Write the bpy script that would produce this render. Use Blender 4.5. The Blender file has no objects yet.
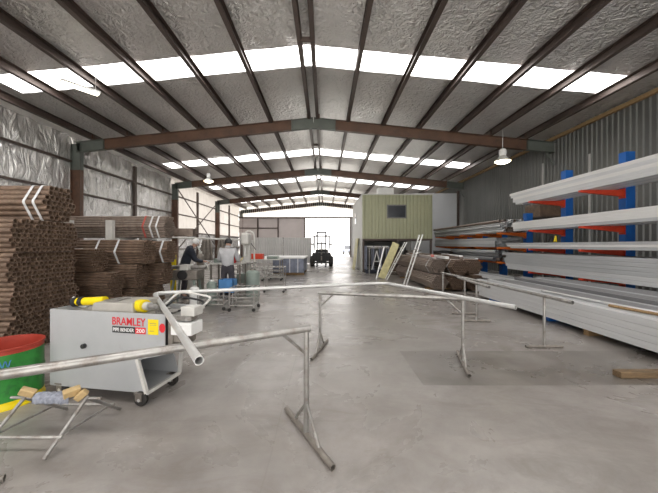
import bpy, bmesh, math, random
from mathutils import Vector, Matrix, noise
random.seed(7)
scn = bpy.context.scene
COL = scn.collection
PI = math.pi

# ------------------------------------------------------------------ materials
def nmat(name):
    m = bpy.data.materials.new(name); m.use_nodes = True
    nt = m.node_tree; b = nt.nodes['Principled BSDF']
    return m, nt, b
def N(nt, t, **kw):
    n = nt.nodes.new(t)
    for k, v in kw.items():
        if k in n.inputs: n.inputs[k].default_value = v
        else: setattr(n, k, v)
    return n
def coords(nt, scale=(1, 1, 1), kind='Object'):
    tc = nt.nodes.new('ShaderNodeTexCoord'); mp = nt.nodes.new('ShaderNodeMapping')
    mp.inputs['Scale'].default_value = scale
    nt.links.new(tc.outputs[kind], mp.inputs['Vector'])
    return mp.outputs['Vector']
def ramp(nt, fac, stops):
    r = nt.nodes.new('ShaderNodeValToRGB')
    els = r.color_ramp.elements
    while len(els) < len(stops): els.new(0.5)
    for e, (p, c) in zip(els, stops):
        e.position = p; e.color = (*c, 1) if len(c) == 3 else c
    nt.links.new(fac, r.inputs['Fac'])
    return r.outputs['Color']
def paint(name, col, rough=0.5, metal=0.0, var=0.12, scale=3.0, bump=0.0, stretch=(1, 1, 1), dirt=None, dirt_amt=(0.5, 0.75), spec=0.5, bscale=None):
    m, nt, b = nmat(name)
    v = coords(nt, stretch)
    n1 = N(nt, 'ShaderNodeTexNoise', Scale=scale, Detail=6.0, Roughness=0.6)
    nt.links.new(v, n1.inputs['Vector'])
    lo = tuple(c * (1 - var) for c in col); hi = tuple(min(1, c * (1 + var)) for c in col)
    c = ramp(nt, n1.outputs['Fac'], [(0.3, lo), (0.7, hi)])
    if dirt:
        n2 = N(nt, 'ShaderNodeTexNoise', Scale=scale * 2.3, Detail=8.0, Roughness=0.7)
        nt.links.new(v, n2.inputs['Vector'])
        f = ramp(nt, n2.outputs['Fac'], [(dirt_amt[0], (0, 0, 0)), (dirt_amt[1], (1, 1, 1))])
        mx = nt.nodes.new('ShaderNodeMix'); mx.data_type = 'RGBA'
        nt.links.new(f, mx.inputs[0]); nt.links.new(c, mx.inputs[6]); mx.inputs[7].default_value = (*dirt, 1)
        c = mx.outputs[2]
    nt.links.new(c, b.inputs['Base Color'])
    b.inputs['Roughness'].default_value = rough; b.inputs['Metallic'].default_value = metal
    b.inputs['Specular IOR Level'].default_value = spec
    if bump:
        nb = N(nt, 'ShaderNodeTexNoise', Scale=bscale or scale * 4, Detail=4.0)
        nt.links.new(v, nb.inputs['Vector'])
        bp = N(nt, 'ShaderNodeBump', Strength=bump, Distance=0.02)
        nt.links.new(nb.outputs['Fac'], bp.inputs['Height']); nt.links.new(bp.outputs['Normal'], b.inputs['Normal'])
    return m
def emit(name, col, s):
    m, nt, b = nmat(name)
    b.inputs['Base Color'].default_value = (*col, 1)
    b.inputs['Emission Color'].default_value = (*col, 1); b.inputs['Emission Strength'].default_value = s
    return m
def foil(name, col, bump, scale, stretch=(1, 1, 1), rough=0.38, dist=0.06, metal=0.75):
    m, nt, b = nmat(name)
    v = coords(nt, stretch)
    n0 = N(nt, 'ShaderNodeTexNoise', Scale=scale * 0.6, Detail=3.0)
    nt.links.new(v, n0.inputs['Vector'])
    ad = nt.nodes.new('ShaderNodeVectorMath'); ad.operation = 'MULTIPLY_ADD'
    ad.inputs[1].default_value = (0.9, 0.9, 0.9)
    nt.links.new(n0.outputs['Color'], ad.inputs[0]); nt.links.new(v, ad.inputs[2])
    vo = N(nt, 'ShaderNodeTexVoronoi', Scale=scale, feature='DISTANCE_TO_EDGE')
    nt.links.new(ad.outputs[0], vo.inputs['Vector'])
    n1 = N(nt, 'ShaderNodeTexNoise', Scale=scale * 1.7, Detail=5.0, Distortion=1.2)
    nt.links.new(v, n1.inputs['Vector'])
    s = N(nt, 'ShaderNodeMath', operation='MULTIPLY_ADD'); s.inputs[1].default_value = 0.5
    nt.links.new(vo.outputs['Distance'], s.inputs[0]); nt.links.new(n1.outputs['Fac'], s.inputs[2])
    bp = N(nt, 'ShaderNodeBump', Strength=bump, Distance=dist)
    nt.links.new(s.outputs[0], bp.inputs['Height']); nt.links.new(bp.outputs['Normal'], b.inputs['Normal'])
    n2 = N(nt, 'ShaderNodeTexNoise', Scale=0.7, Detail=3.0)
    nt.links.new(v, n2.inputs['Vector'])
    c = ramp(nt, n2.outputs['Fac'], [(0.3, tuple(x * 0.85 for x in col)), (0.7, col)])
    nt.links.new(c, b.inputs['Base Color'])
    b.inputs['Metallic'].default_value = metal; b.inputs['Roughness'].default_value = rough
    return m

M = {}
M['foil_roof'] = foil('foil_roof', (0.90, 0.88, 0.86), 1.0, 3.4, (1, 1, 1), rough=0.28, dist=0.10, metal=0.72)
M['foil_wall'] = foil('foil_wall', (0.96, 0.95, 0.94), 1.0, 0.95, (1, 2.0, 0.7), rough=0.27, dist=0.22, metal=0.6)
M['oxide'] = paint('red_oxide_steel', (0.12, 0.063, 0.04), 0.5, 0.1, 0.3, 1.2, 0.1, dirt=(0.05, 0.035, 0.03), dirt_amt=(0.5, 0.8))
M['primer_green'] = paint('grey_green_primer', (0.13, 0.145, 0.13), 0.55, 0.1, 0.15, 2)
M['purlin'] = paint('purlin_steel', (0.105, 0.078, 0.068), 0.45, 0.35, 0.25, 1.0, stretch=(1, 0.3, 1))
M['girt'] = paint('girt_steel', (0.10, 0.075, 0.065), 0.5, 0.3, 0.2, 1.0)
M['skylight'] = emit('skylight_sheet', (1.0, 0.985, 0.96), 6.0)
M['rust'] = paint('rusty_pipe', (0.185, 0.125, 0.09), 0.45, 0.25, 0.35, 5.0, dirt=(0.36, 0.27, 0.19), dirt_amt=(0.55, 0.85))
M['rust_light'] = paint('mill_scale_pipe', (0.27, 0.215, 0.18), 0.5, 0.3, 0.25, 4.0, stretch=(1, 0.3, 1), dirt=(0.14, 0.09, 0.07))
M['galv'] = paint('galvanised_tube', (0.36, 0.35, 0.335), 0.36, 0.6, 0.3, 5.0, dirt=(0.20, 0.165, 0.135), dirt_amt=(0.48, 0.72))
M['galv_clean'] = paint('clean_galvanised_tube', (0.68, 0.68, 0.67), 0.35, 0.5, 0.1, 5.0)
M['dark_steel'] = paint('dark_trestle_foot', (0.24, 0.215, 0.19), 0.5, 0.4, 0.3, 9.0, dirt=(0.4, 0.37, 0.33), dirt_amt=(0.6, 0.8))
M['silver1'] = paint('silver_length', (0.70, 0.71, 0.72), 0.42, 0.35, 0.10, 1.5, stretch=(6, 0.5, 6))
M['silver2'] = paint('silver_length_grey', (0.56, 0.575, 0.59), 0.42, 0.4, 0.12, 1.5, stretch=(6, 0.5, 6))
M['silver3'] = paint('pale_length', (0.82, 0.82, 0.81), 0.45, 0.2, 0.06, 1.5, stretch=(6, 0.5, 6))
M['grey_dark'] = paint('dark_length', (0.30, 0.30, 0.31), 0.45, 0.4, 0.15, 1.5, stretch=(6, 0.5, 6))
M['blue'] = paint('blue_rack_paint', (0.01, 0.12, 0.45), 0.45, 0.0, 0.12, 3)
M['red'] = paint('red_arm_paint', (0.62, 0.055, 0.02), 0.45, 0.0, 0.15, 4)
M['orange'] = paint('orange_arm_paint', (0.62, 0.14, 0.02), 0.5, 0.0, 0.15, 4)
M['grey_box'] = paint('grey_machine_paint', (0.40, 0.41, 0.42), 0.5, 0.1, 0.06, 3, dirt=(0.28, 0.27, 0.26), dirt_amt=(0.6, 0.9))
M['grey_light'] = paint('pale_grey_paint', (0.62, 0.61, 0.58), 0.5, 0.1, 0.1, 6)
M['black'] = paint('black_paint', (0.018, 0.018, 0.02), 0.5)
M['rubber'] = paint('rubber', (0.025, 0.022, 0.02), 0.7)
M['yellow'] = paint('yellow_paint', (0.80, 0.62, 0.0), 0.4, 0, 0.08)
M['sign_red'] = paint('sign_red', (0.62, 0.02, 0.03), 0.5, 0, 0.03)
M['white'] = paint('white_paint', (0.80, 0.80, 0.79), 0.5, 0, 0.05)
M['grey_mid'] = paint('mid_grey_tray', (0.42, 0.40, 0.365), 0.45, 0.2, 0.12, 6)
M['green'] = paint('green_drum_paint', (0.03, 0.23, 0.035), 0.42, 0.1, 0.25, 6, dirt=(0.02, 0.09, 0.03))
M['drum_red'] = paint('red_drum_rim', (0.40, 0.045, 0.025), 0.5, 0.1, 0.2, 5)
M['brass'] = paint('tan_block', (0.55, 0.40, 0.20), 0.5, 0.2, 0.2, 9)
M['cloth_grey'] = paint('grey_rag', (0.30, 0.32, 0.38), 0.9, 0, 0.3, 40, 0.6)
M['timber'] = paint('timber', (0.30, 0.19, 0.09), 0.7, 0, 0.3, 4, stretch=(1, 8, 8), dirt=(0.06, 0.035, 0.02), dirt_amt=(0.6, 0.75))
M['timber_dark'] = paint('dirty_timber', (0.17, 0.11, 0.055), 0.7, 0, 0.4, 6, stretch=(1, 8, 8), dirt=(0.04, 0.025, 0.018), dirt_amt=(0.5, 0.7))
M['clad_green'] = paint('office_cladding', (0.37, 0.375, 0.25), 0.42, 0.2, 0.08, 0.8)  # even olive also carries the yellowish cast of light on the cabin
M['clad_side'] = paint('office_side_sheet', (0.62, 0.62, 0.59), 0.5, 0.1, 0.05, 1)
M['clad_dark'] = paint('wall_cladding', (0.15, 0.152, 0.145), 0.4, 0.25, 0.14, 0.7)
M['clad_mauve'] = paint('end_wall_sheet', (0.50, 0.45, 0.44), 0.5, 0.1, 0.06, 1)
M['clad_light'] = paint('light_sheet', (0.62, 0.61, 0.60), 0.45, 0.3, 0.08, 1)
M['panel_white'] = paint('white_panel', (0.56, 0.57, 0.59), 0.5, 0.05, 0.04, 1)
M['strap'] = paint('strap_white', (0.75, 0.76, 0.78), 0.4, 0.2, 0.08)
M['strap_blue'] = paint('strap_blue', (0.05, 0.20, 0.45), 0.5)
M['strap_red'] = paint('strap_red', (0.5, 0.10, 0.08), 0.5)
M['glassdark'] = paint('dark_glass', (0.03, 0.035, 0.045), 0.15, 0, 0.3, 1.5)
M['skin'] = paint('skin', (0.52, 0.32, 0.24), 0.55, 0, 0.05)
M['hoodie'] = paint('grey_hoodie', (0.50, 0.50, 0.52), 0.9, 0, 0.1, 9, 0.3)
M['navy'] = paint('navy_cloth', (0.03, 0.035, 0.05), 0.9, 0, 0.2, 9, 0.3)
M['darkcloth'] = paint('dark_work_cloth', (0.06, 0.055, 0.065), 0.9, 0, 0.2, 9, 0.3)
M['blue_bin'] = paint('blue_plastic', (0.06, 0.22, 0.50), 0.4, 0, 0.1)
M['machine_green'] = paint('machine_green', (0.24, 0.29, 0.26), 0.5, 0.1, 0.15)
M['lamp_on'] = emit('lamp_glow', (1.0, 0.93, 0.68), 9)
M['tube_on'] = emit('tube_glow', (1.0, 0.95, 0.75), 9)
M['pack_blue'] = paint('blue_grey_pack', (0.22, 0.24, 0.31), 0.5, 0.2, 0.25, 6)
M['ladder_yellow'] = paint('yellow_sheet', (0.62, 0.57, 0.30), 0.5, 0, 0.2, 5)
M['outside'] = paint('outside_concrete', (0.6, 0.6, 0.58), 0.8)
def translucent(name='translucent_sheet', tc=(0.72, 0.69, 0.65, 1), fac=0.4):
    m, nt, b = nmat(name)
    nt.nodes.remove(b)
    out = [n for n in nt.nodes if n.type == 'OUTPUT_MATERIAL'][0]
    t = N(nt, 'ShaderNodeBsdfTranslucent', Color=tc); d = N(nt, 'ShaderNodeBsdfDiffuse', Color=(0.7, 0.7, 0.68, 1))
    mx = N(nt, 'ShaderNodeMixShader', Fac=fac)
    nt.links.new(t.outputs[0], mx.inputs[1]); nt.links.new(d.outputs[0], mx.inputs[2]); nt.links.new(mx.outputs[0], out.inputs[0])
    return m
M['translucent'] = translucent()
M['foil_lit_through'] = translucent('lit_through_foil_wall', (0.62, 0.57, 0.52, 1), 0.55)  # foil wall made translucent to brighten the far bays

def concrete():
    m, nt, b = nmat('concrete_floor')
    v = coords(nt)
    n1 = N(nt, 'ShaderNodeTexNoise', Scale=0.55, Detail=7.0, Roughness=0.62, Distortion=0.6); nt.links.new(v, n1.inputs['Vector'])
    n2 = N(nt, 'ShaderNodeTexNoise', Scale=7.0, Detail=8.0, Roughness=0.7); nt.links.new(v, n2.inputs['Vector'])
    c1 = ramp(nt, n1.outputs['Fac'], [(0.25, (0.205, 0.184, 0.170)), (0.5, (0.30, 0.276, 0.259)), (0.75, (0.405, 0.377, 0.357))])
    c2 = ramp(nt, n2.outputs['Fac'], [(0.25, (0.80, 0.80, 0.80)), (0.6, (1, 1, 1))])
    mul = nt.nodes.new('ShaderNodeMix'); mul.data_type = 'RGBA'; mul.blend_type = 'MULTIPLY'; mul.inputs[0].default_value = 1
    nt.links.new(c1, mul.inputs[6]); nt.links.new(c2, mul.inputs[7]); col = mul.outputs[2]
    sx = nt.nodes.new('ShaderNodeSeparateXYZ'); nt.links.new(v, sx.inputs[0])
    def mt(op, a, b_=None, c_=None):
        n = N(nt, 'ShaderNodeMath', operation=op)
        for i, q in enumerate((a, b_, c_)):
            if q is None: continue
            if isinstance(q, (int, float)): n.inputs[i].default_value = q
            else: nt.links.new(q, n.inputs[i])
        return n.outputs[0]
    def line(ax, pos, w=0.006):
        return mt('LESS_THAN', mt('ABSOLUTE', mt('SUBTRACT', ax, pos)), w)
    X, Y = sx.outputs[0], sx.outputs[1]
    # warp the cut lines slightly
    nw = N(nt, 'ShaderNodeTexNoise', Scale=1.5, Detail=5.0); nt.links.new(v, nw.inputs['Vector'])
    wob = mt('MULTIPLY', mt('SUBTRACT', nw.outputs['Fac'], 0.5), 0.03)
    Xw = mt('ADD', X, wob); Yw = mt('ADD', Y, wob)
    ln = mt('MAXIMUM', line(Xw, -0.39), mt('MULTIPLY', line(Yw, 2.56), mt('LESS_THAN', X, 0.1)))
    for p in (8.5, 14.5, 20.5): ln = mt('MAXIMUM', ln, line(Yw, p, 0.01))
    for p in (4.24, 3.21): ln = mt('MAXIMUM', ln, mt('MULTIPLY', line(Yw, p, 0.008), mt('GREATER_THAN', X, 1.05)))
    mx = nt.nodes.new('ShaderNodeMix'); mx.data_type = 'RGBA'
    nt.links.new(mt('MULTIPLY', ln, 0.5), mx.inputs[0]); nt.links.new(col, mx.inputs[6]); mx.inputs[7].default_value = (0.2, 0.185, 0.17, 1)
    # the darker recast slab on the right
    ins = mt('MULTIPLY', mt('GREATER_THAN', Xw, 1.05), mt('MULTIPLY', mt('GREATER_THAN', Yw, 3.21), mt('LESS_THAN', Yw, 4.24)))
    n3 = N(nt, 'ShaderNodeTexNoise', Scale=1.6, Detail=6.0); nt.links.new(v, n3.inputs['Vector'])
    ins = mt('MULTIPLY', ins, ramp(nt, n3.outputs['Fac'], [(0.36, (0.38,)*3), (0.60, (1.0,)*3)]))
    mx2 = nt.nodes.new('ShaderNodeMix'); mx2.data_type = 'RGBA'
    nt.links.new(ins, mx2.inputs[0]); nt.links.new(mx.outputs[2], mx2.inputs[6]); mx2.inputs[7].default_value = (0.14, 0.126, 0.112, 1)
    # scuffs
    ns = N(nt, 'ShaderNodeTexNoise', Scale=1.1, Detail=10.0, Roughness=0.75, Distortion=1.5)
    nt.links.new(coords(nt, (1.0, 2.2, 1)), ns.inputs['Vector'])
    fs = ramp(nt, ns.outputs['Fac'], [(0.46, (0, 0, 0)), (0.70, (0.95, 0.95, 0.95))])
    mx3 = nt.nodes.new('ShaderNodeMix'); mx3.data_type = 'RGBA'
    nt.links.new(fs, mx3.inputs[0]); nt.links.new(mx2.outputs[2], mx3.inputs[6]); mx3.inputs[7].default_value = (0.19, 0.168, 0.15, 1)
    nt.links.new(mx3.outputs[2], b.inputs['Base Color'])
    r = ramp(nt, n1.outputs['Fac'], [(0.3, (0.36,) * 3), (0.7, (0.2,) * 3)])
    nt.links.new(r, b.inputs['Roughness'])
    bp = N(nt, 'ShaderNodeBump', Strength=0.12, Distance=0.01)
    nt.links.new(n2.outputs['Fac'], bp.inputs['Height']); nt.links.new(bp.outputs['Normal'], b.inputs['Normal'])
    return m
M['concrete'] = concrete()

# ------------------------------------------------------------------ mesh builder
class MB:
    def __init__(s): s.v = []; s.f = []
    def add(s, vs, fs):
        o = len(s.v); s.v += [Vector(p) for p in vs]; s.f += [tuple(o + i for i in f) for f in fs]; return s
    def box(s, x0, x1, y0, y1, z0, z1):
        return s.add([(x0,y0,z0),(x1,y0,z0),(x1,y1,z0),(x0,y1,z0),(x0,y0,z1),(x1,y0,z1),(x1,y1,z1),(x0,y1,z1)],
                     [(0,3,2,1),(4,5,6,7),(0,1,5,4),(1,2,6,5),(2,3,7,6),(3,0,4,7)])
    def prism(s, poly, d):          # poly: list of 3D points (planar), extruded by vector d
        n = len(poly); d = Vector(d); a = [Vector(p) for p in poly]
        return s.add(a + [p + d for p in a], [tuple(range(n))[::-1], tuple(range(n, 2*n))] + [(i, (i+1) % n, n+(i+1) % n, n+i) for i in range(n)])
    def bar(s, a, b, w, h, up=(0, 0, 1)):   # rectangular bar a->b
        a = Vector(a); b = Vector(b); t = (b - a).normalized(); u = Vector(up)
        if abs(t.dot(u)) > 0.98: u = Vector((0, 1, 0))
        sd = t.cross(u).normalized(); u = sd.cross(t).normalized()
        q = [a + sd*w/2*i + u*h/2*j for i, j in ((-1,-1),(1,-1),(1,1),(-1,1))]
        return s.prism(q, b - a)
    def tube(s, pts, r, n=12, caps=True, wall=0.0):
        pts = [Vector(p) for p in pts]; rings = []
        m = len(pts)
        tn = []
        for i in range(m):
            t = (pts[min(i+1, m-1)] - pts[max(i-1, 0)]).normalized(); tn.append(t)
        ref = Vector((0, 0, 1)) if abs(tn[0].z) < 0.9 else Vector((1, 0, 0))
        sd = tn[0].cross(ref).normalized()
        rr = r if isinstance(r, (list, tuple)) else [r]*m
        frames = []
        for i in range(m):
            sd = (sd - tn[i]*sd.dot(tn[i])).normalized(); up = sd.cross(tn[i]); frames.append((sd.copy(), up))
        def ring(i, r_): return [pts[i] + (frames[i][0]*math.cos(2*PI*k/n) + frames[i][1]*math.sin(2*PI*k/n))*r_ for k in range(n)]
        o = []
        for i in range(m): o += ring(i, rr[i])
        fs = [(i*n+k, i*n+(k+1) % n, (i+1)*n+(k+1) % n, (i+1)*n+k) for i in range(m-1) for k in range(n)]
        if wall:
            base = len(o)
            for i in range(m): o += ring(i, rr[i]-wall)
            fs += [(base+i*n+(k+1) % n, base+i*n+k, base+(i+1)*n+k, base+(i+1)*n+(k+1) % n) for i in range(m-1) for k in range(n)]
            fs += [(k, base+k, base+(k+1) % n, (k+1) % n) for k in range(n)]
            e = (m-1)*n
            fs += [(e+(k+1) % n, base+e+(k+1) % n, base+e+k, e+k) for k in range(n)]
        elif caps:
            fs += [tuple(range(n))[::-1], tuple((m-1)*n+k for k in range(n))]
        return s.add(o, fs)
    def lathe(s, prof, c=(0, 0, 0), n=24, axis='z'):
        c = Vector(c); vs = []
        for r, h in prof:
            for k in range(n):
                a = 2*PI*k/n; p = (r*math.cos(a), r*math.sin(a), h)
                if axis == 'x': p = (p[2], p[0], p[1])
                if axis == 'y': p = (p[0], p[2], p[1])
                vs.append(c + Vector(p))
        m = len(prof)
        return s.add(vs, [(i*n+k, i*n+(k+1) % n, (i+1)*n+(k+1) % n, (i+1)*n+k) for i in range(m-1) for k in range(n)])
    def recttube(s, w, h, L, t=0.004):  # hollow rectangle along +y from origin corner
        o = [(0,0),(w,0),(w,h),(0,h)]; i = [(t,t),(w-t,t),(w-t,h-t),(t,h-t)]
        vs = [(x,0,z) for x, z in o+i] + [(x,L,z) for x, z in o+i]
        fs = []
        for k in range(4):
            j = (k+1) % 4
            fs += [(k, j, 8+j, 8+k), (4+j, 4+k, 12+k, 12+j), (k, 4+k, 4+j, j), (8+j, 12+j, 12+k, 8+k)]
        return s.add(vs, fs)
    def sheet(s, a, b, z0, z1, pitch=0.2, depth=0.03, out=(0, 1, 0), zt=None):
        a = Vector(a); b = Vector(b); L = (b-a).length; t = (b-a)/L; o = Vector(out)
        pr = []; n = max(1, round(L/pitch)); p = L/n
        for i in range(n):
            for q, d in ((0, 0), (0.55, 0), (0.68, 1), (0.87, 1)): pr.append(((i+q)*p, d*depth))
        pr.append((L, 0))
        vs = []
        for u, d in pr:
            q = a + t*u + o*d; zz = zt(q.x) if zt else z1
            vs += [(q.x, q.y, z0), (q.x, q.y, zz)]
        return s.add(vs, [(2*i, 2*i+2, 2*i+3, 2*i+1) for i in range(len(pr)-1)])
    def xf(s, m):
        s.v = [m @ p for p in s.v]; return s
    def build(s, name, mat, parent=None, smooth=False, bevel=0.0, fixn=True):
        me = bpy.data.meshes.new(name); me.from_pydata([tuple(p) for p in s.v], [], s.f)
        if fixn:
            bm = bmesh.new(); bm.from_mesh(me); bmesh.ops.recalc_face_normals(bm, faces=bm.faces); bm.to_mesh(me); bm.free()
        me.materials.append(mat if not isinstance(mat, str) else M[mat])
        if smooth:
            me.polygons.foreach_set('use_smooth', [True]*len(me.polygons))
            try: me.set_sharp_from_angle(angle=math.radians(40))
            except Exception: pass
        o = bpy.data.objects.new(name, me); COL.objects.link(o)
        if parent: o.parent = parent
        if bevel:
            b = o.modifiers.new('bevel', 'BEVEL'); b.width = bevel; b.segments = 2; b.limit_method = 'ANGLE'
        return o
def tag(o, label, cat, group=None, kind=None):
    o['label'] = label; o['category'] = cat
    if group: o['group'] = group
    if kind: o['kind'] = kind
    return o
def thing(name, label, cat, loc=(0, 0, 0), rz=0, group=None):
    e = bpy.data.objects.new(name, None); COL.objects.link(e); e.location = loc; e.rotation_euler = (0, 0, rz); e.empty_display_size = 0.1
    return tag(e, label, cat, group)
def struct(o):
    o['kind'] = 'structure'; return o
def arc_path(pts, rad, n=6):      # polyline with rounded corners
    pts = [Vector(p) for p in pts]; out = [pts[0]]
    for i in range(1, len(pts)-1):
        a = (pts[i-1]-pts[i]).normalized(); b = (pts[i+1]-pts[i]).normalized()
        p0 = pts[i]+a*rad; p1 = pts[i]+b*rad
        for k in range(n+1):
            t = k/n; out.append(p0*(1-t)**2 + pts[i]*2*t*(1-t) + p1*t*t)
    out.append(pts[-1]); return out

# ------------------------------------------------------------------ the shed
XL, XR, XC = -11.0, 9.95, -0.5
YF, YB = -4.0, 38.5
BAYS = [-4.0, 4.5, 13.0, 21.5, 30.0, 38.5]
SL = 0.097
def roof(x): return 7.25 - SL*abs(x-XC)
struct(MB().box(XL-0.3, XR+0.3, YF, YB, -0.2, 0).build('floor', 'concrete'))
g = MB().box(-60, 60, YB, YB+90, -0.25, -0.02).build('ground_outside', 'outside'); struct(g)
g = MB().box(-60, 60, YF-60, YF, -0.25, -0.02).build('ground_outside', 'outside'); struct(g)

strips = [(y0+4.12, y0+5.34) for y0 in BAYS[:-1]]
strips = [(0.1, 1.35), (8.62, 9.62), (17.9, 19.05), (25.0, 26.3), (33.0, 34.8)]
SKL, SKR = -9.7, 8.75
def slope_panel(x0, x1, y0, y1, name, mat, dz=0.0):
    nx = max(1, int(abs(x1-x0)/0.5)); ny = max(1, int((y1-y0)/0.5))
    vs = []; 
    for j in range(ny+1):
        for i in range(nx+1):
            x = x0+(x1-x0)*i/nx; y = y0+(y1-y0)*j/ny
            z = roof(x)+dz
            if mat.startswith('foil'): z += 0.035*noise.noise(Vector((x*1.3, y*1.3, 3)))
            vs.append((x, y, z))
    fs = [(j*(nx+1)+i, j*(nx+1)+i+1, (j+1)*(nx+1)+i+1, (j+1)*(nx+1)+i) for j in range(ny) for i in range(nx)]
    return MB().add(vs, fs)
for side, (xa, xb, xs) in (('left', (XL-0.4, XC, SKL)), ('right', (XC, XR+0.4, SKR))):
    mb = MB(); y = YF
    for s0, s1 in strips:
        q = slope_panel(xa, xb, y, s0, '', 'foil'); mb.add(q.v, q.f); y = s1
        a, b = (xa, xs) if side == 'left' else (xs, xb)
        q = slope_panel(a, b, s0, s1, '', 'foil'); mb.add(q.v, q.f)
    q = slope_panel(xa, xb, y, YB, '', 'foil'); mb.add(q.v, q.f)
    struct(mb.build('ceiling_'+side, 'foil_roof', smooth=True, fixn=False))
wn = 1
for s0, s1 in strips:
    for xa, xb in ((SKL, XC), (XC, SKR)):
        struct(slope_panel(xa, xb, s0, s1, '', 'x', 0.02).build('window_%d' % wn, 'skylight', fixn=False)); wn += 1
# purlins: one per line and bay
PUR = [-10.1, -8.6, -7.05, -5.5, -3.95, -2.4, -0.74, -0.28, 1.05, 2.6, 4.15, 5.7, 7.22, 8.72]
for x in PUR:
    z = roof(x) - 0.03
    o = None
    sgn = 1 if x < XC else -1
    for i in range(len(BAYS)-1):
        y0, y1 = BAYS[i], BAYS[i+1]
        mb = MB()
        mb.box(x-0.006, x+0.006, y0, y1, z-0.25, z)                     # web of a C purlin
        mb.box(x-0.006, x+0.11*sgn, y0, y1, z-0.255, z-0.242) if sgn > 0 else mb.box(x-0.11, x+0.006, y0, y1, z-0.255, z-0.242)
        mb.box(min(x, x+0.11*sgn), max(x, x+0.11*sgn), y0, y1, z-0.01, z)
        xe = x+0.11*sgn
        mb.box(xe-0.005, xe+0.005, y0, y1, z-0.255, z-0.215)
        o = mb.build('roof_purlin', 'purlin'); struct(o)
# ridge ties / bridging between purlins
for y in (8.0, 16.4, 24.9):
    struct(MB().bar((-0.72, y, 6.98), (-0.28, y, 6.98), 0.06, 0.12).build('trim_1', 'purlin'))
# portal frames
def ibeam(mb, a, b, w, h, tf=0.018, tw=0.012, up=(0, 0, 1)):
    a = Vector(a); b = Vector(b); t = (b-a).normalized(); u = Vector(up); sd = t.cross(u).normalized(); u = sd.cross(t).normalized()
    mb.bar(a, b, tw, h, u); mb.bar(a+u*(h/2), b+u*(h/2), w, tf, u); mb.bar(a-u*(h/2), b-u*(h/2), w, tf, u)
    return mb
pf_lab = ['rust brown steel portal frame just ahead of the camera position overhead',
          'nearest rust brown steel portal frame with grey-green painted apex and knees',
          'second brown portal frame back, behind the nearest one',
          'third brown portal frame back, before the far end wall',
          'farthest portal frame standing against the far end wall']
for i, Y in enumerate(BAYS[1:]):
    t = thing('portal_frame', pf_lab[i], 'portal frame', (XC, Y, 0), 0, 'steel portal frames of the shed')
    zr = lambda x: 6.78 - SL*abs(x)*1.06
    D = 0.42
    for s, xe in ((-1, XL-XC+0.25), (1, XR-XC-0.02)):
        xs_ = 0.95*s; xk = xe - 1.2*s
        mb = MB(); ibeam(mb, (xs_, 0, zr(xs_)), (xk, 0, zr(xk)), 0.2, D); mb.build('rafter', 'oxide', t)
        mb = MB(); ibeam(mb, (xk, 0, zr(xk)), (xe, 0, zr(xe)), 0.2, D)
        mb.bar((xk, 0, zr(xk)), (xk+0.015*s, 0, zr(xk)), 0.22, D+0.04)
        mb.build('knee', 'primer_green', t)
        mb = MB(); ibeam(mb, (0, 0, zr(0)), (xs_, 0, zr(xs_)), 0.2, D)
        mb.bar((xs_-0.02*s, 0, zr(xs_)), (xs_, 0, zr(xs_)), 0.22, D+0.06)
        mb.build('apex_plate', 'primer_green', t)
        if s < 0:
            mb = MB(); ibeam(mb, (xe+0.0, 0, 0), (xe, 0, 4.75), 0.2, 0.4, up=(1, 0, 0)); mb.build('column', 'oxide', t)
            mb = MB(); ibeam(mb, (xe+0.0, 0, 4.75), (xe, 0, zr(xe)+0.15), 0.2, 0.4, up=(1, 0, 0)); mb.build('column_head', 'primer_green', t)
        else:
            MB().bar((xe-0.35, 0, zr(xe)-0.2), (xe-0.02, 0, zr(xe)-0.75), 0.06, 0.06).build('knee_brace', 'primer_green', t)
    for x in PUR:
        if abs(x-XC) > 9.6: continue
        MB().box(x-XC-0.05, x-XC+0.05, -0.005, 0.005, roof(x)-0.35, roof(x)-0.05).build('cleat', 'oxide', t)

# left wall in foil (real wrinkles), girts, mullions
def foilwall(y0, y1, z0, z1):
    ny = int((y1-y0)/0.08); nz = int((z1-z0)/0.12); vs = []
    for j in range(nz+1):
        for i in range(ny+1):
            y = y0+(y1-y0)*i/ny; z = z0+(z1-z0)*j/nz
            d = 0.10*(1-abs(noise.noise(Vector((y*1.5, z*0.7, 1))))*2.2) - 0.06 + 0.06*abs(noise.noise(Vector((y*3.7, z*1.7, 5))))
            vs.append((XL+d-0.03, y, z))
    fs = [(j*(ny+1)+i, j*(ny+1)+i+1, (j+1)*(ny+1)+i+1, (j+1)*(ny+1)+i) for j in range(nz) for i in range(ny)]
    return MB().add(vs, fs)
struct(foilwall(YF, 21.5, 0, roof(XL)+0.05).build('wall_left', 'foil_wall', smooth=True, fixn=False))
struct(foilwall(21.5, YB, 0, 2.5).build('wall_left_low', 'foil_wall', smooth=True, fixn=False))
struct(foilwall(21.5, YB, 2.5, roof(XL)+0.05).build('wall_left_far', 'foil_lit_through', smooth=True, fixn=False))  # foil wall let through by daylight here, added to brighten the far end
for i in range(5):
    for z in (1.2, 2.5, 3.8, 5.1):
        struct(MB().box(XL+0.0, XL+0.13, BAYS[i]+0.1, BAYS[i+1]-0.1, z-0.04, z+0.04).build('wall_girt', 'girt'))
    if i: struct(MB().box(XL, XL+0.14, BAYS[i]+4.15, BAYS[i]+4.33, 0, 6.0).build('wall_mullion', 'girt'))
struct(MB().bar((XL+0.2, 22, 5.6), (XL+0.2, 29.6, 1.4), 0.06, 0.06).build('wall_brace', 'girt'))
struct(MB().bar((XL+0.2, 29.6, 5.4), (XL+0.2, 22, 1.2), 0.06, 0.06).build('wall_brace', 'girt'))
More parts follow.
